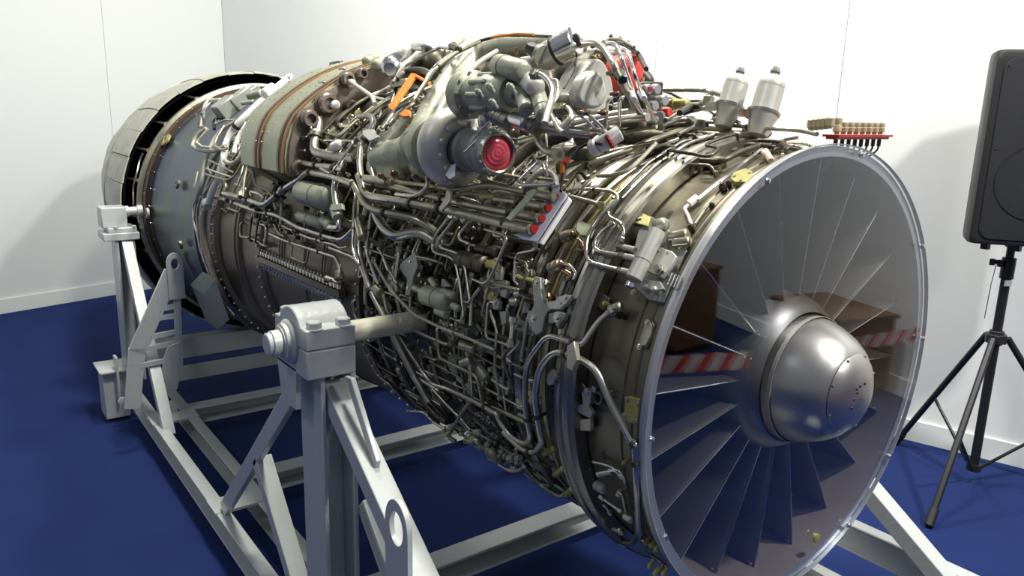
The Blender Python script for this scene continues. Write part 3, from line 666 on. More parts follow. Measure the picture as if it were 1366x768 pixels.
me.from_pydata([tuple(v) for v in vs], [], fs); ul = me.uv_layers.new(name='UVMap')
for pgn in me.polygons:
    for li in pgn.loop_indices:
        vi = me.loops[li].vertex_index; ul.data[li].uv = (uv[vi // 4], .5 * (vi % 2))
me.materials.append(M['btape']); o = bpy.data.objects.new('barrier_tape', me); C.collection.objects.link(o)
o['label'] = 'red and white striped barrier tape mirrored in the clear disc'; o['category'] = 'tape'
for p, tx in ((sub[0] + (sub[0] - sub[1]).normalized() * .021, 'left end of the tape'), (sub[-1] + (sub[-1] - sub[-2]).normalized() * .021, 'right end of the tape')):
    t = thing('barrier_post', 'slim chrome barrier post holding the ' + tx, 'post', (p.x, p.y, 0))
    mb = MB(); mb.lathe((p.x, p.y, 0), (0, 0, 1), [(0, .16), (.012, .16), (.02, .15), (.03, .03)], 32); obj('base_plate', mb, 'post', t)
    mb = MB(); mb.cyl((p.x, p.y, .02), (p.x, p.y, p.z + .06), .02, n=16); obj('pole', mb, 'post', t)
    mb = MB(); mb.lathe((p.x, p.y, p.z + .06), (0, 0, 1), [(0, .03), (.02, .032), (.035, .02), (.04, .001)], 20); obj('pole_cap', mb, 'blackp', t)
def cabinet(c, wx, wy, h, ang, label):
    t = thing('brown_cabinet', label, 'cabinet', (c.x, c.y, 0)); X = Vector((math.cos(ang), math.sin(ang), 0)); Y = Vector((-X.y, X.x, 0)); Z = Vector((0, 0, 1)); c = Vector((c.x, c.y, 0))
    mb = MB(); mb.box(c + Z * (h / 2 + .02), wx, wy, h / 2 - .02, (X, Y, Z)); obj('body', mb, 'boxbrown', t, 0, bevel=.004)
    mb = MB(); mb.box(c + Z * (h + .011), wx + .015, wy + .015, .011, (X, Y, Z)); obj('top', mb, 'boxbrown', t, 0, bevel=.004)
    for s in (-1, 1):
        mb = MB(); mb.box(c + X * (s * wx * .5) + Y * (wy + .006) + Z * (h / 2 + .02), wx * .47, .006, h / 2 - .05, (X, Y, Z)); d = obj('door', mb, 'boxbrown', t, 0, bevel=.002)
        mb = MB(); mb.cyl(c + X * (s * .03) + Y * (wy + .02) + Z * (h * .6), c + X * (s * .03) + Y * (wy + .02) + Z * (h * .7), .005, n=8); obj('handle', mb, 'post', d)
    mb = MB(); mb.box(c + Z * .015, wx * .95, wy * .95, .015, (X, Y, Z)); obj('plinth', mb, 'blackp', t, 0)
v = mir(onZ(1185, 500, 0)); v = v + INR * .50; cabinet(v, .28, .20, .46, WY + PI / 2, 'low brown cabinet mirrored at the right of the clear disc')
v = mir(onZ(975, 452, 0)); v = v + INR * .5; cabinet(v, .22, .20, .55, WY + PI / 2 - .3, 'low brown cabinet mirrored at the upper left of the clear disc')

# ------------------------------------------------------------ accessories of the engine
YV = Vector((0, 1, 0))
def acc(name, mb, mat, parent=None, **k): return obj(name, mb, mat, parent or ENG, k.pop('smooth', 35), **k)
def plate(win, pts, r, t, mat, name='bracket', holes=(), bevel=.0015, parent=None):
    q = [P(a, b, r) for a, b in px_(win, pts)]; c = sum(q, Vector()) / len(q); u = radial(c)
    q = [p - u * ((p - c).dot(u)) for p in q]          # flatten on the tangent plane
    mb = MB(); mb.prism(q, u * t); o = acc(name, mb, mat, parent, bevel=bevel)
    for (a, b, s_) in holes:
        (x_, y_), = px_(win, [(a, b)]); p = P(x_, y_, r); p = p - u * ((p - c).dot(u)); mb = MB(); z_ = sz(p, s_)
        mb.hexa(p + u * t, u, z_, z_ * .7); mb.lathe(p + u * t, u, [(0, z_ * 1.5), (z_ * .2, z_ * 1.5), (z_ * .2, .0001)], 12); acc('bolt', mb, 'steel', o)
    return o
def can(win, a, b, r, hw, mat='cast', name='canister', dome=.25, bands=(), n=24, parent=None):
    (A, B) = px_(win, [a, b]); r0, r1 = r if isinstance(r, (tuple, list)) else (r, r); p = P(*A, r0); q = P(*B, r1); R_ = sz((p + q) / 2, hw); L = (q - p).length; mb = MB()
    pr = [(0, .0001), (0, R_ * .55), (R_ * dome * .4, R_ * .85), (R_ * dome, R_)]
    for t in bands: pr += [(L * t - R_ * .09, R_), (L * t - R_ * .08, R_ * 1.07), (L * t + R_ * .08, R_ * 1.07), (L * t + R_ * .09, R_)]
    pr += [(L - R_ * dome, R_), (L - R_ * dome * .4, R_ * .85), (L, R_ * .55), (L, .0001)]
    mb.lathe(p, q - p, pr, n); o = acc(name, mb, mat, parent); return o, p, q, R_
def ax_can(px0, py0, r, hw, px1, prof, mat, name, n=32, **k):      # axis parallel to the engine; front face centre at the pixel; prof in units of radius/length fraction
    p = P(px0, py0, r); q = alongY(p, px1); L = q.y - p.y; R_ = sz(p, hw); mb = MB(); mb.lathe(p, YV, [(t * L, max(s_ * R_, 1e-4)) for t, s_ in prof], n); return acc(name, mb, mat, **k), p, L, R_
def nutboss(win, a, r, hw, mat='olive', name='union', d=None, h=1.5, parent=None):
    (A,) = px_(win, [a]); p = P(*A, r); u = d or radial(p); s_ = sz(p, hw); mb = MB(); mb.hexa(p, u, s_, s_ * h); mb.cyl(p + u * s_ * h, p + u * s_ * (h + .5), s_ * .6, n=10); mb.cyl(p - u * s_ * 1.5, p, s_ * .7, n=10); return acc(name, mb, mat, parent)

# --- heat-exchanger duct: a saddle box with rust-brown straps
def saddle(name, Y0, Y1, th0, th1, rin, rout_f, mat, n=26, smooth=35, **k):
    vs = []; fs = []
    for i in range(n + 1):
        th = th0 + (th1 - th0) * i / n; ro = rout_f(i / n)
        for Y, r in ((Y0(th), rin), (Y0(th), ro), (Y1(th), ro), (Y1(th), rin)): vs.append(RT(r, th, Y))
    for i in range(n):
        for q in range(4): fs.append((i * 4 + q, i * 4 + (q + 1) % 4, (i + 1) * 4 + (q + 1) % 4, (i + 1) * 4 + q))
    fs += [(0, 1, 2, 3), (n * 4, n * 4 + 3, n * 4 + 2, n * 4 + 1)]
    mb = MB(); mb.add(vs, fs); return obj(name, mb, mat, ENG, smooth, **k)
edge = lambda t: .700 - .075 * max(0, (t - .84) / .16) ** 1.6 - .05 * max(0, (.10 - t) / .10) ** 1.5
fY0 = lambda th: 2.34 + .0 * th; fY1 = lambda th: 2.76
du = saddle('bleed_duct', fY0, fY1, -38, 59, .50, edge, 'duct')
for Ya, Yb, mt in ((2.345, 2.363, 'rust'), (2.368, 2.378, 'blackc'), (2.383, 2.398, 'rust'), (2.560, 2.575, 'rust'), (2.579, 2.590, 'blackc'), (2.594, 2.610, 'rust')):
    saddle('strap', lambda th, a=Ya: a, lambda th, b=Yb: b, -38.2, 59.3, .52, lambda t: edge(t) + .0045, mt, 40)
saddle('end_plate', lambda th: 2.326, lambda th: 2.338, -37, 58.3, .50, lambda t: edge(t) - .006, 'ductside', 40, label='browned front plate of the bleed duct')
mb = MB()
for th in range(-30, 56, 3):
    for Y in (2.45, 2.50, 2.66, 2.71): p = RT(.701, th, Y); mb.lathe(p, radial(p), [(0, .0032), (.0015, .0026), (.002, .0005)], 6)
obj('duct_rivets', mb, 'duct', ENG, 30, kind='stuff')
# ports on the duct's front plate
def port(px, py, hw, mat='ductside', L=.03, yy=2.326, inner=.6):
    p = onY(px, py, yy); R_ = sz(p, hw); mb = MB(); mb.lathe(p, (0, -1, 0), [(0, R_ * 1.25), (.006, R_ * 1.25), (.006, R_), (L * .5, R_ * .92), (L * .55, R_ * 1.08), (L * .75, R_ * 1.08), (L, R_ * .9), (L, R_ * inner), (L * .5, R_ * inner), (L * .5, 1e-4)], 24); acc('duct_port', mb, mat); return p, R_
port(435, 138, 13); port(409, 158, 11, 'ductside', .04); port(461, 106, 9); port(397, 223, 10, 'ductside', .03); port(466, 142, 8); port(480, 98, 7)
for px, py in ((402, 182), (408, 170), (400, 200), (425, 110), (452, 92), (500, 90)): p = onY(px, py, 2.326); mb = MB(); mb.cyl(p, p - YV * .04, .003, n=6); mb.ball(p - YV * .04, .0045, 6); acc('stud', mb, 'steel')
# white caps
for (a, b, r, hw) in (((434, 137), (449, 140), .655, 6.0), ((443, 197), (455, 191), .63, 6.5)):
    can(None, a, b, r, hw, 'white', 'protective_cap', .5)

# --- the big swan-neck casting of the gearbox
def blob(mb, pts, r, hws, n=14):
    q = []
    for i, (a, b) in enumerate(pts):
        q.append((P(a, b, r[i] if isinstance(r, (list, tuple)) else r), hws[i] if isinstance(hws, (list, tuple)) else hws))
    # densify
    for i in range(len(q) - 1):
        (p, h0), (p2, h1) = q[i], q[i + 1]; k = max(2, int((p2 - p).length / .02))
        for j in range(k + 1):
            t = j / k; c = p.lerp(p2, t); mb.ball(c, sz(c, h0 + (h1 - h0) * t), 7)
mb = MB()
blob(mb, [(510, 212), (548, 205), (566, 180), (585, 140), (608, 105), (640, 76), (676, 62), (730, 58), (775, 62)], [.60, .60, .62, .64, .66, .69, .71, .71, .70], [20, 26, 24, 22, 22, 19, 17, 13, 10])
blob(mb, [(520, 190), (505, 222), (530, 236)], [.60, .59, .58], [16, 17, 13]); blob(mb, [(560, 225), (585, 232)], [.58, .57], [14, 14])
blob(mb, [(545, 165), (530, 182)], [.61, .6], [14, 16])
acc('gearbox_casting', mb, 'cast', remesh=.0055, label='grey green swan neck casting on top of the engine')
for (a, b, hw) in ((528, 234, 5), (556, 238, 4), (607, 118, 4), (690, 72, 4), (668, 66, 3.5), (584, 236, 4), (640, 98, 4), (563, 195, 4), (545, 172, 4), (510, 236, 4)):
    nutboss(None, (a, b), .70 if b < 120 else .635, hw, 'copper', 'casting_bolt')
mb = MB(); mb.tube([P(a, b, .72) for a, b in ((565, 197), (585, 148), (607, 112), (640, 82), (663, 68))], .006, 8); acc('casting_seam', mb, 'castw')
plate(None, [(585, 170), (600, 152), (606, 158), (596, 178)], .70, .006, 'castw', 'flange_lug')
# twin chrome-ish hoses along the casting
for off, r in ((0, .735), (7, .73)):
    pipe(None, [(642 - off * .3, 54 + off * .2), (609 - off, 70 + off * .3), (590 - off, 84 + off * .2), (576 - off * .8, 97 + off * .5), (563, 117 + off * .2), (550, 136), (527, 146 + off), (517, 160 + off), (509, 171)], r, 3.0 if off == 0 else 2.2, 'olive' if off == 0 else 'steel', 'hose', clips=(2.4,))
pipe(None, [(642, 54), (668, 47), (700, 47), (735, 49)], .78, 2.2, 'dark', 'hose'); pipe(None, [(655, 50), (690, 45), (712, 46)], .79, 1.8, 'orange', 'orange_tag')

# --- turbine starter: volute, cylinder, red lens
p0 = P(662, 204, .655); R_ = sz(p0, 28.5); SA = Vector((.14, 1, .0)).normalized(); M['lens'] = lens_red(p0)
q1 = alongY(p0, 600); L = q1.y - p0.y
mb = MB(); mb.lathe(p0, SA, [(0, R_ * .86), (-.001, R_ * 1.0), (.006, R_ * 1.10), (.014, R_ * 1.12), (.020, R_ * 1.04), (.032, R_ * 1.04), (.036, R_ * 1.12), (.044, R_ * 1.12), (.048, R_ * .98), (L * .62, R_ * .98), (L * .64, R_ * 1.1), (L * .8, R_ * 1.12)], 48)
acc('starter_barrel', mb, 'grey', label='dark grey barrel of the turbine starter')
mb = MB(); mb.lathe(p0 - SA * .001, SA, [(-.002, R_ * .80), (-.007, R_ * .82), (-.009, R_ * .9), (-.004, R_ * 1.0), (.004, R_ * 1.0)], 48, closed=True); acc('lens_bezel', mb, 'steel')
mb = MB(); mb.lathe(p0 + SA * .002, -SA, [(0, R_ * .84), (.003, R_ * .82), (.006, R_ * .6), (.0075, R_ * .3), (.008, 1e-4)], 48); acc('end_cover', mb, 'lens', label='round translucent red cover on the starter mouth')
mb = MB()
for i in range(16):
    a_ = 2 * PI * i / 16; c = p0 + Vector((math.cos(a_), 0, math.sin(a_))) * R_ * 1.0; mb.lathe(c, (0, -1, 0), [(0, .003), (.0035, .003), (.004, .001)], 6)
obj('bezel_screws', mb, 'bright', ENG, 30, kind='stuff')
# volute: torus swelling round the barrel
c0 = alongY(p0, 607); Rv = sz(c0, 45); mb = MB(); N_ = 48; vs = []
for i in range(N_ + 1):
    a_ = 2 * PI * i / N_; tr = Rv * (.34 + .10 * (math.sin(a_ / 2 + .3) ** 2))
    for k in range(14):
        b_ = 2 * PI * k / 14; rr_ = Rv * .80 + math.cos(b_) * tr
        vs.append(c0 + Vector((math.cos(a_) * rr_, math.sin(b_) * tr * 1.05, math.sin(a_) * rr_)))
fs = [(i * 14 + k, i * 14 + (k + 1) % 14, (i + 1) * 14 + (k + 1) % 14, (i + 1) * 14 + k) for i in range(N_) for k in range(14)]
mb.add(vs, fs); mb.lathe(c0 - SA * .01, SA, [(0, Rv * .75), (.06, Rv * .8)], 32); acc('starter_volute', mb, 'castw', label='pale swirled volute casing behind the red cover')
for i in range(12):
    a_ = 2 * PI * i / 12 + .2; c = c0 + Vector((math.cos(a_), 0, math.sin(a_))) * Rv * .78; c.y -= Rv * .40
    mb = MB(); mb.hexa(c, (0, -1, 0), Rv * .075, Rv * .12); mb.box(c + SA * .006, Rv * .14, .006, Rv * .10); acc('volute_lug', mb, 'castw')
c1 = alongY(p0, 585); mb = MB(); mb.lathe(c1, SA, [(0, Rv * .9), (.02, Rv * .95), (.05, Rv * .85), (.10, Rv * .6), (.16, Rv * .45)], 40); acc('starter_housing', mb, 'cast')
# wire, tag and neck on top
c = P(647, 157, .70); mb = MB(); mb.lathe(c - Vector((0, 0, .025)), (0, 0, 1), [(0, .016), (.006, .016), (.006, .013), (.018, .015), (.028, .0155), (.036, .012), (.042, .007), (.043, 1e-4)], 20); acc('sight_valve', mb, 'bright')
pipe(None, [(655, 160), (640, 175), (622, 197)], [.71, .70, .69], 1.3, 'bright', 'lock_wire'); pipe(None, [(652, 165), (637, 186), (619, 203)], .70, 1.2, 'steel', 'lock_wire')
plate(None, [(595, 234), (603, 221), (609, 219), (607, 236), (600, 240)], .665, .003, 'plate', 'name_tag')
nutboss(None, (599, 241), .655, 3.5, 'steel')

# --- hydraulic pump with its pistons
o, p, L, R_ = ax_can(694, 126, .735, 27, 620, [(0, .3), (0, .55), (.05, .62), (.10, .66), (.10, .92), (.16, .98), (.42, 1.0), (.44, 1.06), (.52, 1.06), (.54, .98), (.80, .98), (.82, 1.28), (.98, 1.30), (1.0, 1.2)], 'cast', 'hydraulic_pump', 40, label='grey drum shaped pump behind the starter')
for i in range(9):
    a_ = 2 * PI * i / 9 + .4; c = p + Vector((math.cos(a_) * R_ * 1.0, L * .40, math.sin(a_) * R_ * 1.0)); mb = MB(); mb.hexa(c, (0, -1, 0), R_ * .13, R_ * .14); mb.cyl(c, c + YV * .05, R_ * .15, n=10); acc('pump_lug', mb, 'cast', o)
for i in range(10):
    a_ = 2 * PI * i / 10; c = p + Vector((math.cos(a_) * R_ * 1.16, L * .81, math.sin(a_) * R_ * 1.16)); mb = MB(); mb.hexa(c, (0, -1, 0), R_ * .09, R_ * .14); acc('bolt', mb, 'steel', o)
for c_, s_ in (((655, 118), 4.5), ((659, 139), 4.5), ((683, 119), 5), ((640, 125), 4)): nutboss(None, c_, .80, s_, 'cast', 'pump_plug')
can(None, (712, 112), (727, 156), .74, 11.5, 'cast', 'pump_piston', .3, (.22, .80)); can(None, (690, 108), (703, 147), .745, 10, 'cast', 'pump_piston', .3, (.2,)); can(None, (664, 86), (700, 96), .78, 15, 'cast', 'pump_head', .4, (.3,))
can(None, (688, 90), (716, 118), .76, 13, 'castw', 'pump_head', .5)
# ribbed outlet
A = P(640, 150, .69); 
for i in range(7):
    c_ = (655 + i * 3.6, 151 + i * 1.9); sleeve(None, c_, (c_[0] + 2.6, c_[1] + 1.3), .71, 11.5 - .5 * (i % 2), 'olive', 'bellows_ring')
pipe(None, [(648, 149), (680, 160), (700, 164), (743, 174), (790, 178)], [.71, .71, .70, .68, .66], 7.5, 'steel', 'outlet_pipe', clips=(1.5,)); sleeve(None, (684, 159), (704, 165), .71, 10.5, 'bright'); sleeve(None, (704, 165), (716, 169), .70, 11.5, 'olive')
# chrome-banded filter with black cap
A = P(722, 79, .77); B = P(744, 67, .775); E_ = P(768, 55, .78); R_ = sz(B, 19); d = (E_ - A).normalized()
mb = MB(); L1 = (B - A).length; mb.lathe(A, d, [(0, 1e-4), (0.0, R_ * .5), (R_ * .2, R_ * .85), (R_ * .55, R_ * 1.0), (L1, R_ * 1.0)], 36); mb.ball(A + d * R_ * .55, R_ * .98, 12); flt = acc('filter_bowl', mb, 'castw', label='pale filter bowl with chrome band on the gearbox top')
mb = MB(); L2 = (E_ - B).length; mb.lathe(B, d, [(0, R_ * 1.03), (L2, R_ * 1.03), (L2 + R_ * .08, R_ * .9), (L2 + R_ * .1, 1e-4)], 40); acc('chrome_band', mb, 'bright', flt); mb = MB(); mb.lathe(B - d * .004, d, [(0, R_ * 1.09), (.005, R_ * 1.09), (.005, R_), (0, R_)], 36, closed=True); acc('band_clip', mb, 'blackc', flt)
A2 = P(718, 70, .79); B2 = P(703, 62.5, .80); d2 = (B2 - A2).normalized(); r2 = sz(A2, 9.5); mb = MB(); mb.lathe(A2 - d2 * r2, d2, [(0, r2 * 1.3), (r2 * .7, r2 * 1.3), (r2 * .75, r2)], 24); acc('filter_neck', mb, 'cast', flt)
mb = MB(); mb.lathe(A2, d2, [(0, r2 * 1.15), (r2 * .5, r2 * 1.15), (r2 * .55, r2), (r2 * 1.9, r2 * .97), (r2 * 2.1, r2 * .8), (r2 * 2.1, 1e-4)], 10); acc('filter_cap', mb, 'blackp', flt, label='black screw cap')
nutboss(None, (770, 54), .79, 5, 'dark'); pipe(None, [(770, 72), (765, 95), (752, 118)], .76, 1.4, 'blackc', 'lock_wire')
# white cover plate facing the inlet, red cap, plug cluster
def facecover(poly, r, t, mat, name, px_c, label=None, inner=None):
    c = P(*px_c, r); n_ = len(poly); poly = [tuple(.5 * (2 * p1[k] + (p2[k] - p0[k]) * t + (2 * p0[k] - 5 * p1[k] + 4 * p2[k] - p3[k]) * t * t + (3 * p1[k] - p0[k] - 3 * p2[k] + p3[k]) * t ** 3) for k in (0, 1)) for i in range(n_) for (p0, p1, p2, p3) in [(poly[i - 1], poly[i], poly[(i + 1) % n_], poly[(i + 2) % n_])] for t in (0, .25, .5, .75)]; q = [onY(a, b, c.y) for a, b in poly]; mb = MB(); mb.prism(q, (0, t, 0)); o = acc(name, mb, mat, bevel=.006, label=label); return o, c
D_ = [(763, 140), (756, 128), (766, 122), (770, 105), (778, 92), (790, 80), (802, 80), (811, 92), (817, 110), (818, 128), (810, 143), (796, 150), (782, 148), (774, 140)]
o, c = facecover(D_, .715, .05, 'castw', 'gearbox_cover', (790, 114), 'smooth white D shaped cover on the gearbox')
for a, b in ((765, 124), (776, 90), (795, 76), (815, 98), (820, 125), (803, 150), (780, 150)): nutboss(None, (a, b), .735, 4.5, 'copper', 'cover_bolt', d=Vector((0, -1, 0)))
o3, _ = facecover([(772, 132), (775, 112), (784, 100), (797, 94), (806, 104), (810, 124), (805, 140), (793, 145), (780, 142)], .735, .03, 'castw', 'raised_pad', (790, 114))
o2, p, L, R_ = ax_can(843, 97, .675, 23.5, 826, [(0, 1e-4), (0, .5), (.02, .9), (.08, 1.0), (1.2, 1.0)], 'red', 'red_blanking_cap', 40, label='bright red round blanking cap on the gearbox')
for a, b in ((.3, .75), (-.6, -.6), (.75, -.3), (-.7, .5)):
    c = p + Vector((a * R_, -.003, b * R_)); mb = MB(); mb.hexa(c, (0, -1, 0), R_ * .11, R_ * .15); acc('bolt', mb, 'steel', o2)
mb = MB(); mb.lathe(p + YV * .002, -YV, [(0, R_ * .62), (.004, R_ * .60), (.005, R_ * .5), (.004, R_ * .2), (.005, 1e-4)], 30); acc('raised_centre', mb, 'red', o2)
pk = P(878, 133, .60); mb = MB(); mb.box(pk + YV * .045 + Vector((-.004, 0, -.01)), .034, .03, .046); acc('plug_box', mb, 'dark', bevel=.004)
for a, b, s_, mt in ((867, 119, 7, 'rim'), (878, 119, 7.2, 'rim'), (888, 134, 7.5, 'rim'), (875, 141, 7.2, 'rim'), (863, 133, 6.5, 'dark'), (894, 150, 6.0, 'red'), (884, 154, 6, 'grey')):
    c = onY(a, b, pk.y - .01); z_ = sz(c, s_); mb = MB(); mb.lathe(c, YV, [(0, 1e-4), (0, z_ * .85), (.003, z_), (.012, z_), (.014, z_ * .85), (.05, z_ * .85)], 20); cc = acc('plug_cap', mb, mt)
    if b == 119 and a == 867: mb = MB(); mb.box(c - YV * .001, z_ * .55, .001, z_ * .4); acc('red_label', mb, 'redcap', cc)
# gearbox bulk behind everything
mb = MB(); blob(mb, [(700, 120), (740, 110), (790, 105), (830, 105)], [.60, .60, .60, .60], [40, 42, 38, 30]); blob(mb, [(620, 130), (680, 110)], [.60, .62], [36, 36]); blob(mb, [(800, 72), (840, 80), (862, 108)], [.66, .64, .6], [10, 12, 12])
acc('gearbox_body', mb, 'dark', remesh=.008)
mb = MB(); blob(mb, [(815, 178), (850, 182), (890, 184), (930, 184), (965, 180)], [.50, .495, .485, .475, .465], [15, 14, 12, 10, 8]); blob(mb, [(860, 165), (900, 168), (940, 166)], [.51, .50, .49], [9, 8, 7]); acc('crown_fairing', mb, 'dark', remesh=.007)
# outline clutter at the top of the gearbox
pipe(None, [(790, 62), (815, 53), (835, 60), (852, 72), (862, 92)], .70, 3, 'dark', 'hose'); pipe(None, [(800, 60), (812, 52), (828, 52), (846, 63)], .71, 2, 'olive')
for a, b in ((828, 55), (838, 60), (845, 66), (815, 52), (852, 74)): nutboss(None, (a, b), .70, 3, 'dark')
# pipes crossing the cover
pipe('W3', [(235, 98), (320, 88), (365, 120), (410, 200), (445, 280), (500, 380), (540, 430), (600, 438)], [.77, .78, .78, .77, .73, .66, .62, .60], 5.0, 'steel', 'oil_pipe', clips=(3.5,), nuts=(1, 0)); sleeve('W3', (430, 228), (448, 262), .765, 6.5, 'dark')
pipe('W3', [(360, 95), (400, 95), (425, 110), (440, 165), (490, 310), (545, 460)], [.76, .77, .77, .76, .70, .60], 3.2, 'bright', 'oil_pipe', nuts=(1, 0)); sleeve('W3', (485, 320), (497, 350), .70, 4.4, 'white')
pipe('W3', [(420, 130), (455, 120), (475, 150), (500, 240), (540, 340), (600, 458)], [.75, .76, .76, .74, .68, .59], 3.0, 'bright', 'oil_pipe', nuts=(1, 0)); sleeve('W3', (525, 315), (543, 345), .69, 4.4, 'white')
pipe('W3', [(370, 482), (375, 360), (390, 340), (412, 352)], [.62, .68, .69, .69], 2.4, 'bright', nuts=(0, 1)); pipe('W3', [(430, 470), (433, 355), (445, 338), (462, 350)], [.62, .68, .69, .69], 2.4, 'bright', nuts=(0, 1))
pipe('W3', [(225, 360), (270, 400), (372, 497)], [.70, .69, .63], 2.6, 'bright', nuts=(1, 0)); pipe('W3', [(215, 398), (260, 425), (352, 520)], [.69, .68, .62], 2.6, 'bright', nuts=(1, 0))
pipe('W3', [(40, 235), (85, 240), (122, 280), (132, 320), (105, 400), (90, 460)], .79, 5.0, 'steel', nuts=(1, 0)); pipe('W3', [(110, 262), (150, 262), (158, 320), (112, 395), (150, 480), (175, 500)], .77, 3.0, 'steel')
pipe('W3', [(150, 395), (205, 390), (220, 430), (170, 480), (150, 500)], .72, 5.5, 'steel', nuts=(1, 0)); pipe('W3', [(180, 505), (240, 512), (300, 488), (350, 492)], .66, 3, 'steel')
pipe('W3', [(60, 480), (55, 540), (100, 590), (160, 600)], .69, 5, 'olive', nuts=(0, 1)); pipe('W3', [(98, 510), (102, 590), (102, 665)], .66, 1.6, 'bright')
pipe('W3', [(-20, 545), (90, 510), (200, 470), (350, 440), (480, 410), (610, 435)], .60, 8, 'steel', 'air_duct'); pipe('W3', [(190, 500), (300, 470), (420, 440), (560, 430)], .63, 6, 'steel', 'air_duct')
pipe('W3', [(-60, 640), (30, 560), (200, 505)], .59, 9, 'dark', 'air_duct')
sleeve('W3', (235, 530), (300, 515), .62, 10, 'dark')
# small elbow pipes near the starter
pipe('W3', [(0, 680), (60, 632), (88, 650), (100, 700)], [.62] * 4, 2.6, 'bright'); pipe('W3', [(10, 735), (50, 690), (100, 672), (140, 700), (145, 745)], .61, 4, 'castw')
pipe('W6', [(280, 60), (265, 52), (170, 145), (185, 160), (320, 158), (350, 150)], .63, 2.6, 'bright')
# white cable connector and its leads
o, p, q, R_ = can('W3', (330, 565), (438, 500), .62, 10.5, 'white', 'cable_connector', .2, ()); o['label'] = 'white cable connector with a red ring'
s_, *_ = sleeve('W3', (378, 548), (394, 538), .622, 11.4, 'redcap', 'red_ring', 20, o); sleeve('W3', (300, 575), (335, 562), .62, 12.4, 'white', 'boot', 20, o)
pipe('W3', [(350, 555), (300, 545), (250, 570), (200, 620), (170, 700), (165, 768)], .63, 2, 'blackc', 'cable'); pipe('W3', [(170, 690), (172, 640), (190, 620)], .64, 3.2, 'orange', 'orange_sleeve'); sleeve('W3', (182, 640), (200, 618), .642, 3.6, 'red')

# --- two silver bottles standing behind the inlet rim
for (b0, t0, hw, lab) in (((972, 146), (989, 91), 16.5, 'left one of two silver bottle shaped sensors'), ((1017, 156), (1036, 90), 18.5, 'right and taller one of two silver bottle shaped sensors')):
    p = P(b0[0], b0[1], .505); dp = dep(p); q = PD(t0[0], t0[1], dp); d = (q - p); L = d.length; R_ = sz(p, hw); mb = MB()
    mb.lathe(p, d, [(-.04, R_ * .7), (-.01, R_ * .9), (0, R_ * 1.05), (L * .06, R_ * 1.08), (L * .10, R_ * 1.1), (L * .11, R_ * .98), (L * .15, R_ * .98), (L * .58, R_ * .97), (L * .585, R_ * .94), (L * .60, R_ * .955), (L * .68, R_ * .94), (L * .76, R_ * .80), (L * .82, R_ * .52), (L * .83, R_ * .36)], 36)
    bo = acc('bottle_sensor', mb, 'castw', label=lab)
    mb = MB(); mb.lathe(p + d * .83, d, [(0, R_ * .36), (L * .03, R_ * .36), (L * .035, R_ * .28), (L * .06, R_ * .26), (L * .065, R_ * .36), (L * .10, R_ * .37), (L * .11, R_ * .25), (L * .17, R_ * .24), (L * .17, 1e-4)], 16); acc('bottle_neck', mb, 'grey', bo)
    mb = MB(); mb.lathe(p + d * .06, d, [(0, R_ * 1.16), (L * .05, R_ * 1.18), (L * .05, R_ * 1.05), (0, R_ * 1.05)], 30, closed=True); mb.box(p + d * .08 - RR * R_ * 1.3, .012, .012, .008); acc('band_clamp', mb, 'steel', bo)
# --- terminal comb: beige knobs on a red strip with hanging leads
c0 = onY(1108, 181, .885); c1 = onY(1180, 181, .885)
dcomb = (c1 - c0); L = dcomb.length; dd = dcomb.normalized()
mb = MB(); mb.box((c0 + c1) / 2, L / 2, .018, .0022, (dd, YV, dd.cross(YV))); mb.box((c0 + c1) / 2 - Vector((0, 0, .004)), L / 2 * .97, .012, .003, (dd, YV, dd.cross(YV))); st_ = acc('terminal_strip', mb, 'redcap', label='dark red terminal strip above the inlet rim')
for i in range(8):
    p = c0 + dd * (L * (.10 + .115 * i)); hh = .024 if i else .032
    mb = MB(); mb.lathe(p + Vector((0, 0, .003)), (0, 0, 1), [(0, .005), (.004, .005), (.005, .0085), (hh * .55, .0085), (hh * .6, .0075), (hh * .9, .0085), (hh, .0075)], 10); acc('terminal_knob', mb, 'knob', st_)
    mb = MB(); mb.tube([p - Vector((0, 0, .003)), p - Vector((0, 0, .03)), p - Vector((.003, -.03, .055)), p - Vector((.006, -.06, .075))], .0022, 6); mb.cyl(p, p - Vector((0, 0, .022)), .0042, n=8); acc('terminal_lead', mb, 'blackc', st_)
for i in range(5):
    p = P(1082 + i * 6, 174 - .6 * i, .50); mb = MB(); mb.lathe(p, (0, 0, 1), [(0, .006), (.004, .006), (.006, .009), (.02, .009), (.022, .006)], 10); acc('terminal_knob', mb, 'knob')

# --- long pipes over the crown of the inlet casing
pipe('W3', [(290, 645), (450, 590), (560, 545), (700, 495), (800, 480), (900, 492), (980, 515), (1050, 505), (1090, 478)], [.53, .52, .51, .50, .495, .495, .49, .49, .50], 4.2, 'olive', 'oil_pipe', clips=(3.4,), nuts=(0, 1))
pipe('W3', [(190, 655), (380, 590), (470, 570), (590, 545)], .52, 3.2, 'steel'); pipe('W3', [(610, 470), (700, 440), (760, 438), (800, 465)], .52, 4, 'steel', nuts=(1, 1)); pipe('W3', [(640, 445), (700, 415), (850, 382), (960, 368), (970, 395)], .53, 3.2, 'steel')
pipe('W3', [(700, 510), (790, 462), (850, 450), (930, 468), (1100, 482), (1250, 490), (1330, 508)], .505, 2.6, 'steel', clips=(3.5,)); pipe('W3', [(860, 440), (930, 425), (980, 460)], .51, 2.6, 'steel'); pipe('W3', [(330, 698), (400, 695), (470, 675), (530, 620), (595, 550)], .515, 3.0, 'cable', 'hose')
pipe('W3', [(400, 800), (560, 640), (720, 540), (860, 510)], [.49] * 4, 2.4, 'bright', clips=(1.2,)); pipe('W3', [(440, 800), (590, 650), (745, 548), (850, 515)], [.49] * 4, 2.4, 'bright', clips=(1.2,))
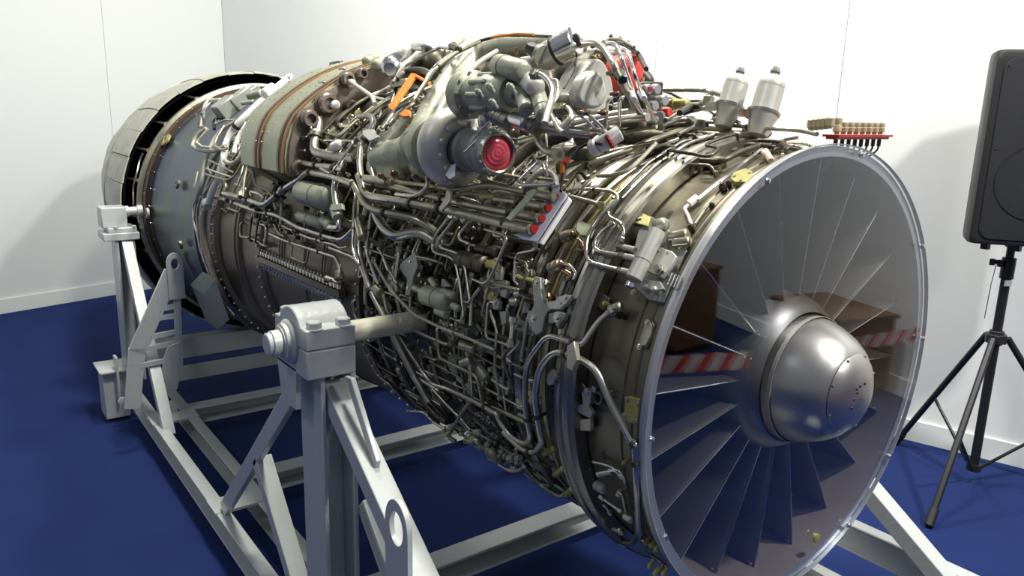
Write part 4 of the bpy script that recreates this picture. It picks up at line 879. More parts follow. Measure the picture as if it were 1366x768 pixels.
pipe('W3', [(705, 412), (760, 378), (800, 380)], .54, 4, 'dark'); can('W3', (720, 405), (770, 385), .53, 6, 'dark', 'valve')
pipe('W3', [(500, 600), (620, 560), (700, 530)], .51, 2.2, 'steel'); pipe('W3', [(450, 500), (520, 480), (600, 470)], .55, 4, 'olive'); 
# twin bright lines hugging the inlet casing and their plug
for off in (0, 2.6):
    pipe((880, 170, 7.59), [(385 + off * 5, 715 + off * 5), (600 + off * 3, 545 + off * 5), (850, 348 + off * 6), (1000, 230 + off * 6), (1100, 185 + off * 6), (1250, 120 + off * 6), (1400, 92 + off * 6)], .463, 1.3, 'bright', clips=(1.0,) if off else ())
can('W6', (950, 248), (992, 215), .462, 5.5, 'white', 'line_plug', .2); pipe('W6', [(950, 250), (930, 265), (950, 300), (965, 345)], .463, 2.4, 'white', 'cable'); nutboss('W6', (965, 360), .46, 5, 'dark')
pipe((880, 170, 7.59), [(1050, 250), (1090, 290)], .464, 4, 'cable', 'silicone_blob'); sleeve((880, 170, 7.59), (1070, 240), (1130, 340), .465, 4.5, 'tape', 'cable_tie_block'); sleeve((880, 170, 7.59), (1230, 130), (1280, 180), .468, 4.5, 'tape', 'cable_tie_block')
# fittings on the inlet casing
plate('W6', [(1145, 150), (1160, 125), (1215, 108), (1245, 120), (1250, 145), (1225, 170), (1165, 172)], .456, .012, 'brass', holes=((1165, 145, 2), (1235, 130, 2), (1195, 165, 2)))
nutboss('W6', (1135, 160), .458, 4, 'dark'); nutboss('W6', (1110, 180), .456, 5.5, 'dark'); nutboss('W6', (1265, 140), .46, 3.2, 'steel')
plate('W6', [(895, 85), (925, 62), (1000, 65), (1020, 85), (960, 108), (905, 105)], .456, .010, 'olive', holes=((1000, 80, 3.4), (950, 85, 2.5))); nutboss('W6', (1005, 75), .462, 5, 'steel')
p = P(955, 228, .455); mb = MB(); u = radial(p); z_ = sz(p, 8); mb.lathe(p, u, [(0, z_), (.014, z_), (.014, z_ * .75), (0.002, z_ * .75)], 20, closed=True); acc('open_boss', mb, 'case')
pipe('W6', [(980, 335), (1010, 290), (1050, 245)], .458, 1.8, 'cable', 'cable'); nutboss('W6', (1060, 260), .456, 4, 'dark')
plate('W6', [(680, 310), (720, 290), (790, 320), (775, 365), (700, 345)], .465, .012, 'brass', holes=((740, 330, 3),))
# stencilled letter on the casing
def stencil(ch, px, py, r, up0, up1, size):
    cu = bpy.data.curves.new('stencil_letter', 'FONT'); cu.body = ch; cu.size = size; cu.extrude = .0004
    t0 = bpy.data.objects.new('stencil_letter', cu); C.collection.objects.link(t0); dg = bpy.context.evaluated_depsgraph_get(); me = bpy.data.meshes.new_from_object(t0.evaluated_get(dg)); bpy.data.objects.remove(t0)
    p = P(px, py, r); u = radial(p); up_ = (P(*up1, r) - P(*up0, r)).normalized(); up_ = (up_ - u * up_.dot(u)).normalized(); rt_ = up_.cross(u); mt_ = Matrix.Identity(4)
    for i in range(3): mt_[i][0] = rt_[i]; mt_[i][1] = up_[i]; mt_[i][2] = u[i]; mt_[i][3] = (p - rt_ * size * .3 - up_ * size * .35)[i]
    me.transform(mt_); me.materials.clear(); me.materials.append(M['blackc']); o = bpy.data.objects.new('stencil_letter', me); C.collection.objects.link(o); attach(o, ENG)
stencil('E', 893.5, 285, .4545, (889, 292), (899, 278), .024); stencil('S', 806, 607, .4545, (806, 614), (802, 596), .022)

# --- anti-ice actuator on the casing flank
act, p, q, R_ = can('W6', (812, 365), (698, 590), (.505, .505), 11.5, 'castw', 'actuator', .15, (.60,)); act['label'] = 'bright silver actuator cylinder beside the inlet rim'
plate('W6', [(735, 385), (800, 320), (900, 400), (955, 470), (860, 715), (790, 700), (690, 610)], .458, .014, 'grey', 'actuator_base', holes=((845, 440, 3), (720, 665, 3), (930, 455, 4), (825, 690, 3.2)))
plate('W6', [(812, 445), (885, 470), (905, 490), (880, 540), (840, 590), (770, 560)], .478, .008, 'castw', 'mount_plate', holes=((825, 468, 1.6), (865, 478, 1.6))); plate('W6', [(740, 590), (830, 605), (850, 640), (800, 650), (740, 625)], .475, .008, 'castw', 'mount_plate')
nutboss('W6', (822, 552), .485, 8.5, 'steel', h=.8); sleeve('W6', (690, 600), (680, 628), .505, 7, 'bright', parent=act); nutboss('W6', (762, 628), .48, 4.5, 'castw'); nutboss('W6', (802, 638), .48, 4.5, 'castw')
for a, b in ((650, 440), (655, 480), (640, 545)): sleeve('W6', (a - 25, b - 4), (a + 10, b + 3), .492, 4.6, 'olive', 'union_nut', 6); sleeve('W6', (a + 5, b + 2), (a + 60, b + 14), .494, 4.0, 'castw', 'pipe_stub')
can('W6', (820, 335), (850, 345), .49, 9, 'grey', 'rod_end', .3); can('W6', (860, 400), (950, 380), .475, 8, 'olive', 'cable_bundle_clamp', .3); can('W6', (880, 425), (960, 415), .475, 7, 'olive', 'cable_bundle_clamp', .3); can('W6', (790, 345), (850, 330), .50, 8, 'cast', 'rod_end', .4)
p = P(875, 360, .475)
for k in range(4): sleeve('W6', (880 + k * 14, 560 + k * 6), (855 + k * 14, 615 + k * 6), .485, 1.8, 'steel', 'spring_bar')
pipe('W6', [(400, 182), (470, 178), (600, 185), (632, 212), (612, 250), (578, 285), (600, 312), (645, 330), (658, 370), (640, 418)], [.52, .52, .515, .51, .505, .50, .50, .50, .50, .495], 2.7, 'steel', nuts=(1, 1), clips=(1.4,))
pipe('W6', [(630, 225), (560, 285), (488, 392), (482, 480), (505, 512), (625, 543)], [.505, .505, .50, .50, .50, .495], 2.9, 'steel', clips=()); pipe('W6', [(610, 330), (560, 365), (525, 410), (520, 440), (545, 462), (632, 478)], .497, 2.9, 'steel')
pipe('W6', [(330, 192), (430, 215), (530, 242), (555, 255)], .515, 3.2, 'olive', nuts=(0, 1)); pipe('W6', [(700, 230), (640, 280), (560, 380), (480, 520)], .475, 2, 'olive')
# round fittings with amber ends
for a, b, hw in (((375, 400), (425, 385), 8), ((318, 545), (372, 520), 8.5)):
    can('W6', a, b, .485, hw, 'olive', 'burner_port', .2, (.5,)); (A,) = px_('W6', [b]); p = P(*A, .49); mb = MB(); z_ = sz(p, hw * .7); mb.ball(p, z_, 8); acc('amber_cap', mb, 'copper')
pipe('W6', [(430, 395), (470, 420), (475, 460), (440, 455)], .485, 2, 'copper'); pipe('W6', [(372, 520), (410, 520), (440, 560), (425, 590)], .49, 2.4, 'bright'); pipe('W6', [(380, 545), (420, 570), (400, 590)], .485, 4, 'copper')
plate('W6', [(455, 345), (480, 335), (525, 360), (510, 405), (470, 400), (450, 375)], .48, .01, 'paintg', 'pale_green_bracket')
# grey lever brackets
plate((660, 350), [(480, 190), (520, 170), (575, 185), (575, 375), (600, 460), (700, 540), (640, 575), (610, 640), (590, 800), (520, 840), (430, 700), (410, 610), (430, 560), (490, 545)], .487, .012, 'grey', 'lever_bracket', holes=((530, 240, 3), (488, 645, 3.5)))
plate((660, 350), [(665, 590), (730, 575), (780, 560), (850, 590), (835, 650), (790, 700), (765, 760), (735, 700), (665, 705)], .487, .012, 'grey', 'lever_bracket', holes=((765, 630, 5),)); plate((660, 350), [(620, 460), (720, 450), (760, 400), (860, 380), (915, 385), (860, 470), (780, 545), (660, 545)], .49, .01, 'castw', 'lever_bracket', holes=((790, 470, 1.6), (850, 410, 3)))
plate((660, 350), [(38, 90), (70, 35), (120, 60), (105, 215), (40, 215)], .50, .01, 'grey', 'lever_bracket', holes=((70, 110, 2.6),)); plate((660, 350), [(95, 215), (175, 215), (180, 350), (160, 420), (100, 390)], .495, .01, 'grey', 'lever_bracket'); plate((660, 350), [(10, 420), (60, 410), (95, 450), (80, 540), (30, 545), (10, 500)], .495, .01, 'grey', 'lever_bracket', holes=((42, 470, 2.6),))
plate((660, 430), [(650, 560), (700, 520), (740, 560), (700, 700), (650, 710), (625, 650)], .483, .01, 'grey', 'lever_bracket'); plate((660, 350), [(1130, 290), (1340, 420), (1250, 560), (1090, 400)], .462, .006, 'case', 'strut_plate')
can((660, 350), (235, 360), (290, 355), .50, 4.5, 'bright', 'joint_pin', .2); can((660, 350), (190, 440), (260, 450), .50, 6, 'steel', 'joint_pin', .3); nutboss((660, 350), (600, 230), .50, 4, 'bright'); nutboss((660, 350), (635, 390), .495, 5, 'copper')
pipe((660, 350), [(765, 760), (760, 850), (740, 1200), (700, 1320)], .488, 3, 'brass', 'adjusting_rod', nuts=(1, 1)); pipe((660, 350), [(215, 620), (200, 760), (180, 960)], .495, 3.4, 'bright', 'adjusting_rod', nuts=(1, 1)); plate((660, 350), [(90, 560), (170, 560), (165, 700), (120, 720)], .492, .01, 'grey', 'lever_bracket')
pipe((660, 430), [(270, 230), (200, 320), (145, 370), (140, 420), (190, 450)], .49, 1.6, 'bright'); pipe((660, 430), [(215, 250), (120, 360), (95, 420), (150, 600), (220, 800)], .49, 2.4, 'dark'); pipe((660, 350), [(240, 0), (238, 120), (215, 200), (270, 260)], .50, 1.6, 'bright')
for a, b, c_, d_ in ((250, 150, 330, 190), (330, 180, 440, 210)): sleeve((660, 350), (a, b), (c_, d_), .50, 3, 'brass')
nutboss('W8', (580, 20), .475, 4, 'brass'); can('W8', (590, 50), (650, 30), .475, 7.5, 'olive', 'elbow_union', .3, (.5,)); nutboss('W8', (640, 70), .465, 6, 'dark')
# feed pipes curling over the clamp bands
pipe(None, [(822, 411), (800, 426), (778, 458), (771, 459.5), (735, 447.6), (725.6, 452), (707, 477), (702, 491), (700, 519), (701, 549), (708, 584), (701, 593), (680, 581), (665.6, 560.7), (663, 552), (630.5, 534), (597, 518), (576, 512), (563, 495), (557, 485), (545, 460)], [.475, .485, .50, .505, .505, .505, .50, .495, .495, .495, .495, .495, .495, .495, .495, .495, .495, .495, .495, .49, .48], 3.8, 'steel', 'oil_pipe', nuts=(1, 0), clips=(3.2, 9.3, 14.5))
pipe(None, [(828, 722.6), (844.5, 725), (852.7, 712), (847, 592.5), (842, 588), (816, 540.6), (795, 491), (769, 476), (739.6, 467), (719, 491), (713, 526), (720, 575), (723.5, 590.5), (713, 605), (695.7, 599), (672, 576)], [.475, .478, .48, .482, .482, .49, .50, .51, .51, .505, .50, .498, .495, .495, .495, .495], 4.9, 'steel', 'oil_pipe', clips=(2.4, 3.2, 7.5, 10.6, 13.4))
sleeve(None, (845, 613), (848, 622), .483, 6.2, 'dark', 'pipe_clip'); plate(None, [(762, 462), (772, 455), (775, 480), (770, 495), (762, 490)], .515, .012, 'steel', 'pipe_bracket')
# oblong and square cover plates
plate('W8', [(763, 103), (790, 92), (803, 112), (800, 165), (770, 222), (735, 225), (727, 205), (745, 150)], .456, .006, 'olive', 'oblong_cover'); plate('W8', [(768, 112), (785, 105), (795, 120), (790, 160), (765, 210), (740, 212), (752, 160)], .461, .006, 'cable', 'oblong_cover', holes=((772, 106, 3), (737, 214, 3)))
plate('W8', [(675, 450), (690, 435), (750, 450), (752, 545), (735, 568), (668, 545)], .456, .008, 'brass', 'square_cover', holes=((683, 448, 3), (733, 470, 3), (671, 523, 3), (726, 550, 3)))
plate('W8', [(480, 420), (500, 395), (525, 410), (520, 460), (510, 480), (530, 510), (520, 535), (450, 500), (445, 480), (485, 470)], .462, .01, 'grey', 'lever_bracket', holes=((505, 410, 3.4), (540, 400, 3))); plate('W8', [(470, 540), (520, 535), (520, 590), (475, 588)], .458, .01, 'tape', 'name_tag'); plate('W8', [(420, 325), (440, 335), (505, 415), (485, 440), (425, 360)], .46, .005, 'case', 'strut_plate')
p = P(801, 530, .458); u = radial(p); z_ = sz(p, 9); mb = MB(); mb.lathe(p - u * .004, u, [(0, z_), (.012, z_), (.012, z_ * .7), (.002, z_ * .7)], 24, closed=True); acc('open_boss', mb, 'case')
for a, b in ((605, 415), (600, 440)): nutboss('W8', (a, b), .458, 2.6, 'steel')
# lower-front cluster (window 700,580 scale 4.085)
LW = (700, 580, 4.085)
plate(LW, [(250, 75), (275, 90), (360, 180), (370, 240), (345, 235), (290, 160)], .458, .006, 'grey', 'strut_plate'); can(LW, (385, 270), (440, 300), .475, 7, 'grey', 'valve', .3, (.4,)); can(LW, (400, 215), (470, 200), .48, 4.5, 'bright', 'valve', .3)
pipe(LW, [(440, 200), (490, 195), (530, 225), (548, 270)], .485, 1.2, 'bright', 'lock_wire'); pipe(LW, [(460, 190), (510, 190), (540, 230), (550, 260)], .485, 1.2, 'bright', 'lock_wire'); pipe(LW, [(375, 145), (420, 155), (480, 175), (530, 240)], .465, 2.6, 'steel')
pipe(LW, [(410, 335), (530, 420)], .475, 2.4, 'bright', 'adjusting_rod', nuts=(1, 1)); pipe(LW, [(430, 370), (470, 430)], .475, 2.2, 'steel', 'adjusting_rod', nuts=(1, 1)); nutboss(LW, (532, 305), .47, 5, 'bright'); pipe(LW, [(532, 320), (560, 450)], .47, 2.6, 'steel', nuts=(0, 1)); can(LW, (545, 440), (590, 465), .48, 6, 'steel', 'joint_pin', .3)
can(LW, (490, 510), (530, 525), .475, 5.5, 'steel', 'joint_pin', .3); can(LW, (520, 585), (560, 600), .475, 5, 'bright', 'pipe_union', .3); nutboss(LW, (553, 145), .46, 3.5, 'brass'); pipe(LW, [(640, 580), (680, 650), (740, 690), (780, 720)], .47, 2.4, 'olive')
for a, b in ((670, 575), (700, 590), (725, 612), (740, 725), (765, 745), (690, 700), (720, 740)): nutboss(LW, (a, b), .468, 4, 'brass')
for (a, b, c_, d_) in ((165, 215, 215, 180), (225, 325, 262, 292), (105, 100, 165, 70)): can(LW, (a, b), (c_, d_), .475, 4.5, 'brass', 'pipe_union', .2, (.5,)); 
pipe(LW, [(0, 210), (60, 255), (125, 275)], .47, 2, 'steel')

# --- the bank of four capped tubes ending at the white plate
plq = [onY(a, b, 1.10) for a, b in ((708, 317), (716, 303), (744, 249), (757, 259), (718, 324), (706, 321))]
plate_o = plate('W5', [(1035, 270), (1060, 235), (1160, 80), (1182, 68), (1222, 108), (1085, 320), (1020, 308), (975, 285)], .585, .004, 'plate', 'end_plate')
plate_o['label'] = 'bluish white end plate with four red caps'
plate('W5', [(1085, 320), (1222, 108), (1226, 120), (1095, 322)], .59, -.010, 'white', 'plate_edge', parent=plate_o)
for (a, b, hw) in ((1163, 108, 5.2), (1132, 160, 6.0), (1101, 208, 6.0), (1067, 257, 7.2)):
    (A,) = px_('W5', [(a, b)]); p = P(*A, .5925); d = Vector((-.30, -.94, .12)).normalized(); z_ = sz(p, hw * .86); mb = MB(); mb.lathe(p, d, [(-.02, z_), (0, z_), (.003, z_ * .92), (.003, 1e-4)], 24); acc('red_cap', mb, 'redcap', plate_o)
pipe('W5', [(430, 45), (540, 55), (700, 80), (860, 55), (1050, 95), (1140, 112)], [.60, .60, .60, .605, .60, .60], 4.0, 'olive', 'oil_pipe', clips=(1.9,)); sleeve('W5', (1055, 95), (1158, 113), .60, 6.2, 'olive')
pipe('W5', [(700, 110), (760, 92), (830, 100), (900, 122), (1000, 140)], .585, 2.8, 'olive'); sleeve('W5', (890, 122), (1118, 158), .597, 6.0, 'olive')
pipe('W5', [(290, 50), (400, 60), (480, 80), (680, 130), (960, 185), (1060, 202)], .60, 4.8, 'olive', 'oil_pipe', clips=(.5, 2.85)); sleeve('W5', (965, 184), (1088, 208), .598, 6.6, 'olive')
pipe('W5', [(265, 15), (290, 85), (320, 108), (420, 125), (650, 165), (930, 235), (1000, 248)], .60, 5.2, 'olive', 'oil_pipe', clips=(3.4, 3.95)); sleeve('W5', (935, 236), (1052, 260), .598, 7.4, 'olive')
pipe('W5', [(235, 45), (262, 80), (300, 150), (345, 175), (430, 190), (530, 210), (620, 268)], [.595, .595, .59, .59, .58, .56, .52], 5.0, 'olive', 'oil_pipe', clips=(3.5,))
pipe('W5', [(340, 150), (352, 200), (385, 260), (440, 295), (500, 275), (560, 275), (610, 310)], [.57, .56, .55, .54, .53, .52, .50], 7.2, 'steel', 'air_duct')
plate('W5', [(1055, 85), (1075, 78), (1085, 90), (965, 225), (945, 215)], .625, .005, 'paintg', 'clamp_strip'); plate('W5', [(650, 185), (640, 165), (665, 120), (690, 20), (700, 60), (690, 130)], .62, .005, 'steel', 'clamp_strip')
for a, b in ((1040, 80), (1000, 130), (960, 180), (935, 228)): sleeve('W5', (a - 8, b - 2), (a + 10, b + 2), .60, 8.2, 'dark', 'pipe_clip', 16)
pipe('W5', [(560, -40), (585, 20), (575, 80), (520, 110), (440, 100)], [.62, .62, .615, .61, .60], 3.2, 'steel'); pipe('W5', [(300, 30), (340, 35), (400, 45)], .61, 6, 'olive'); can('W5', (400, 50), (430, 55), .60, 7, 'olive', 'pipe_union', .2)
for a, b in ((290, 25), (340, 45), (400, 55), (430, 45), (300, 75), (860, 145), (930, 145), (820, 118)): nutboss('W5', (a, b), .605, 3.4, 'olive')
pipe('W5', [(830, 112), (900, 118)], .59, 2.5, 'brass')
# small-bore loops below the bank
pipe(None, [(600, 288), (583, 310), (576, 326), (578.6, 337), (601, 342.7), (608, 350), (614, 379), (618.5, 422.7), (614, 428.5), (597, 421.5)], [.56, .54, .53, .53, .525, .525, .52, .52, .52, .515], 2.2, 'steel', nuts=(1, 1)); pipe(None, [(608, 290), (585.6, 319), (587, 330), (611.4, 338), (621, 357), (624, 379), (627, 400), (625.5, 404), (616, 401)], [.56, .54, .53, .53, .525, .52, .52, .52, .515], 2.2, 'steel', nuts=(1, 1))
pipe(None, [(628, 293), (611.4, 313), (614, 320), (626, 325)], .55, 1.9, 'bright', nuts=(1, 0)); pipe(None, [(646.6, 306), (672.4, 313), (676, 320), (659.5, 359), (652.5, 373.4), (645.4, 378.7), (625.5, 370)], [.54, .545, .54, .53, .525, .52, .515], 2.2, 'steel')
pipe(None, [(640.7, 384), (629, 399), (627.8, 434)], .515, 2.4, 'steel'); pipe(None, [(645, 379), (660, 385), (672, 381)], .51, 1.8, 'olive')
pipe(None, [(717, 323), (714, 333), (690, 338), (687, 345), (686, 375)], [.57, .55, .53, .52, .51], 1.7, 'bright')
pipe(None, [(497, 347), (508, 365), (520.7, 386.7), (551.6, 419), (590, 438), (610, 445), (645.4, 460.5), (660, 467)], [.53, .53, .53, .53, .525, .52, .51, .50], 2.1, 'cable', 'cable', nuts=(1, 0)); can(None, (591, 438), (606, 444), .522, 4.5, 'olive', 'cable_joint', .3, (.5,))
pipe(None, [(505, 331), (513, 346), (519, 360), (530, 378)], .53, 1.6, 'steel', nuts=(1, 0)); pipe(None, [(512, 345), (518, 360)], .535, 2.2, 'bright')
pipe(None, [(534, 330), (531, 350), (526, 382), (530, 400), (535, 420)], [.50, .50, .50, .49, .48], 3.2, 'steel', 'strut_rod', nuts=(1, 0)); can(None, (527, 378), (531, 388), .505, 4.5, 'olive', 'rod_end', .3)
# the descending bundle
pipe(None, [(491, 262), (490, 278), (482, 300), (478, 338), (492.5, 381), (501, 400), (513, 421), (527, 452), (541, 480), (563, 520), (574, 540), (594, 562)], [.57, .56, .55, .545, .54, .535, .53, .52, .51, .50, .50, .50], 5.0, 'steel', 'drain_pipe', clips=(1.5, 4.3, 6.6)); pipe(None, [(497, 275), (493, 300), (488, 335), (503, 375), (512, 392), (516, 415), (530, 445), (550, 475), (560, 490)], [.56, .55, .54, .535, .53, .52, .51, .50, .495], 2.6, 'steel', clips=(1.2, 3.3))
pipe(None, [(470, 248), (474, 260), (472, 280), (470, 330), (474, 346), (480, 353)], .57, 1.7, 'steel', nuts=(0, 0), clips=(2.5,)); pipe(None, [(478, 262), (477, 300), (474, 330), (479, 352)], .555, 2.0, 'olive'); sleeve(None, (478, 292), (484, 318), .56, 6.5, 'olive', 'pipe_clip')
can(None, (526, 452), (534, 468), .51, 6.5, 'dark', 'pipe_union', .2); sleeve(None, (500, 384), (507, 392), .54, 6.8, 'olive', 'pipe_clip'); pipe(None, [(549, 480), (545, 462)], .5, 3, 'dark')
pipe(None, [(525, 313), (532, 325), (540, 318)], .53, 2, 'olive'); 
# finned silver pump and the dark glossy can
cn, p, q, R_ = can(None, (567, 393), (601, 402), .525, 14, 'cast', 'fuel_pump', .3, (.5,)); cn['label'] = 'silver grey fuel pump on the flank'
can(None, (590, 389), (606, 395), .53, 6, 'cast', 'pump_port', .3, parent=cn); can(None, (582, 414), (596, 420), .53, 5.5, 'cast', 'pump_port', .3, parent=cn); can(None, (603, 407), (612, 412), .53, 5, 'cast', 'pump_port', .3, parent=cn); can(None, (553, 384), (566, 390), .515, 5.5, 'olive', 'pipe_union', .2, (.5,)); can(None, (575, 372), (583, 384), .515, 5, 'olive', 'pipe_union', .2)
can(None, (612, 345), (648, 354), .515, 12, 'dark', 'igniter_box', .2, (.3, .7)); can(None, (650, 352), (664, 356), .515, 6, 'brass', 'igniter_plug', .3)
plate(None, [(540, 352), (560, 336), (562, 356), (556, 370), (552, 395), (546, 395), (548, 372), (541, 365)], .50, .012, 'grey', 'lever_bracket', holes=((552, 350, 2), (549, 385, 2))); plate(None, [(594, 372), (606, 383), (592, 384)], .50, .01, 'grey'); plate(None, [(556, 408), (565, 410), (570, 418), (558, 420)], .50, .02, 'dark')
can(None, (615, 460), (634, 466), .49, 6.5, 'olive', 'valve', .3, (.5,)); can(None, (616, 484), (628, 480), .49, 5.5, 'steel', 'valve', .3); pipe(None, [(628, 484), (628.5, 505), (630, 530)], .488, 1.7, 'steel'); pipe(None, [(655, 420), (663, 440), (661, 465), (660, 490), (665, 520), (667, 533)], .49, 2.0, 'steel', nuts=(0, 1)); pipe(None, [(654, 414), (659, 426), (664, 445)], .495, 2, 'olive')
# --- left-hand canisters and tubing
cn, *_ = can('W4', (1030, 85), (1175, 125), .565, 16.5, 'cast', 'air_canister', .5, (.55,)); cn['label'] = 'large olive grey canister on the flank'; can(None, (400, 288), (431, 299), .55, 8, 'cast', 'small_canister', .4, (.45,)); can(None, (431, 294), (442, 302), .55, 7, 'cast', 'pipe_union', .3)
can(None, (447, 278), (452, 292), .57, 8, 'cast', 'hose_end', .2, (.3,)); plate(None, [(445, 274), (460, 273), (461, 281), (446, 283)], .60, .01, 'cast'); pipe(None, [(452, 292), (454, 304), (444, 304), (436, 302)], [.565, .56, .555, .55], 5, 'steel'); pipe(None, [(462, 205), (455, 227), (446.8, 243.4), (447, 260), (450, 277)], [.61, .60, .59, .585, .58], 5.0, 'steel', 'air_duct')
pipe(None, [(408, 150), (420, 150), (427, 158), (425, 172), (419, 192), (420, 203), (430, 206), (450, 210), (475, 212)], [.64, .65, .65, .64, .63, .625, .62, .61, .60], 6.6, 'steel', 'air_duct', clips=(3.5,)); sleeve(None, (417, 184), (421, 176), .64, 8, 'olive', 'pipe_clip'); pipe(None, [(395, 216), (410, 219), (440, 223), (458, 227)], .61, 4.2, 'steel', nuts=(1, 0), clips=(1.4, 2.3))
pipe(None, [(479, 155), (495, 154), (499, 164), (490, 180), (480.8, 195), (479.6, 222), (483, 240), (488, 258.7), (498, 264.5), (521, 267)], [.645, .645, .64, .63, .62, .61, .605, .60, .60, .60], 4.4, 'steel', 'oil_pipe', clips=(3.4,)); pipe(None, [(509, 171), (500, 186), (494, 195), (492.5, 212), (497, 232), (500, 242)], [.66, .64, .63, .62, .61, .60], 3.0, 'steel', nuts=(1, 0)); plate(None, [(485, 176), (500, 174), (508, 184), (495, 190), (486, 182)], .65, .006, 'castw', 'pipe_bracket')
pipe(None, [(278.7, 260), (305.6, 268), (340.8, 281), (369, 287), (400, 304.5), (428, 313), (440, 317), (456, 321), (469, 309), (478, 300)], [.565, .56, .55, .545, .54, .54, .54, .54, .55, .55], 3.6, 'steel', 'oil_pipe', clips=(1.2, 2.6, 5.2)); pipe(None, [(298.6, 257.6), (322, 263.4), (352.5, 274), (374.8, 255.2), (400, 239), (409, 229), (420, 231), (447, 236), (470, 246)], [.575, .57, .565, .58, .59, .60, .60, .60, .60], 4.2, 'steel', 'oil_pipe', clips=(1.3, 2.8, 5.5)); can(None, (375, 256), (380, 251), .582, 6, 'olive', 'pipe_union', .2)
pipe(None, [(375, 300), (409, 316), (438.6, 324.6), (446, 326), (455, 331.6), (464, 329)], .53, 2.4, 'steel', clips=(1.5,)); pipe(None, [(360, 312), (380, 321), (423, 335), (448, 343), (452.7, 352.7), (455, 372)], .515, 2.6, 'steel', nuts=(0, 1), clips=(1.2, 2.1)); pipe(None, [(440, 330), (470, 342), (478, 348)], .52, 3, 'steel'); pipe(None, [(363, 290), (367, 302), (372, 311), (380, 316)], .535, 2, 'olive')
pipe(None, [(337, 228), (341, 248), (355, 252), (363, 262), (368, 280)], [.59, .58, .57, .565, .56], 1.8, 'cable', 'cable'); pipe(None, [(376, 262), (374, 300)], .55, 1.8, 'cable', 'cable'); pipe(None, [(322, 263), (323, 246), (330, 228)], .58, 3, 'olive', nuts=(1, 0)); pipe(None, [(299, 257), (302, 248), (298, 243)], .575, 3, 'olive'); pipe(None, [(336, 262), (333, 255), (345, 258), (352, 263), (349, 268)], .575, 2, 'steel')
for a, b in ((306, 268), (338, 276), (345, 280), (363, 296), (395, 309), (432, 320), (452, 372), (438, 374)): nutboss(None, (a, b), .56, 3.2, 'dark')
can(None, (437, 370), (452, 376), .505, 4, 'bright', 'pipe_union', .2); can(None, (452, 360), (455, 378), .505, 5.5, 'olive', 'pipe_union', .3)
# Y-shaped pale link and the orange frame
pipe(None, [(466, 108), (478, 116), (497, 129), (500, 139)], .69, 3.0, 'castw', 'pale_link'); pipe(None, [(497, 129), (512, 120), (524, 113)], .69, 2.2, 'castw', 'pale_link'); pipe(None, [(497, 129), (513, 133)], .688, 2, 'castw', 'pale_link'); can(None, (456, 101), (470, 112), .68, 6, 'castw', 'rod_end', .3)
for q in ([(551, 100), (556, 104), (527, 147), (521, 143)], [(550, 101), (553, 100), (576, 112), (573, 116)], [(520, 141), (524, 142), (549, 150), (549, 158), (540, 159), (521, 147)]): plate(None, q, .705, .008, 'orange', 'orange_frame')
pipe(None, [(529, 106), (541, 95), (563, 93), (575, 100)], .715, 4.6, 'dark', 'hose'); pipe(None, [(524.7, 110), (535, 91), (570, 71), (588, 63), (600, 65)], [.72, .72, .73, .735, .74], 2.0, 'steel'); can(None, (524, 112), (545, 110), .70, 6, 'olive', 'valve', .2)
pipe(None, [(510, 150), (505, 165), (520, 148), (528, 125), (530, 112)], [.66, .66, .67, .68, .69], 4.6, 'dark', 'hose')
# crown clutter between duct and casting: silver cases, valves
can(None, (500, 88), (512, 82), .70, 7, 'cast', 'valve', .3); can(None, (488, 82), (500, 76), .71, 6, 'cast', 'valve', .3, (.5,)); can(None, (520, 92), (556, 70), .70, 15, 'bright', 'foil_wrapped_box', .6); can(None, (553, 62), (568, 62), .73, 6, 'castw', 'valve', .4); can(None, (566, 64), (572, 66), .73, 5, 'blackc', 'cap', .3); can(None, (602, 62), (612, 66), .74, 5, 'dark', 'cap', .3); can(None, (606, 60), (616, 52), .74, 4.5, 'cast', 'valve', .3); can(None, (590, 74), (600, 70), .72, 6, 'cast', 'valve', .3)
can(None, (442, 86), (456, 84), .69, 3.4, 'dark', 'valve', .3)
mb = MB(); blob(mb, [(505, 120), (540, 98), (580, 84)], [.60, .61, .62], [26, 26, 20]); blob(mb, [(470, 150), (500, 150), (520, 170)], [.56, .56, .56], [26, 28, 24]); blob(mb, [(440, 200), (480, 215)], [.54, .53], [24, 22]); acc('accessory_case', mb, 'dark', remesh=.008)

# --- wrapped harness over the jet pipe
pipe(None, [(387, 102), (372, 114), (352, 132), (322, 160), (309, 174), (301, 192), (298, 214), (291, 235), (283, 255), (277, 275)], [.66, .66, .655, .645, .635, .62, .61, .60, .59, .575], 4.6, 'white', 'white_wrapped_harness', clips=(1.5, 3.5)); pipe(None, [(377, 118), (355, 140), (330, 165), (318, 182), (312, 205)], [.65, .645, .64, .63, .62], 3.4, 'white', 'white_wrapped_harness'); can(None, (352, 126), (366, 116), .67, 7, 'white', 'harness_plug', .3, (.7,)); sleeve(None, (383, 105), (388, 101), .66, 3, 'blackc')
pipe(None, [(277, 273), (270, 288), (269, 305), (274, 335), (287, 372), (311, 419)], [.572, .568, .565, .563, .562, .56], 4.0, 'tape', 'heat_tape_strip'); sleeve(None, (275, 268), (277, 276), .58, 6, 'castw')
pipe(None, [(268, 262), (262, 285), (266, 330), (280, 368), (300, 405), (313, 420)], .575, 1.5, 'steel', 'conduit'); pipe(None, [(264, 262), (257, 275), (258, 295), (264, 318), (272, 350)], .59, 1.2, 'cable', 'cable')
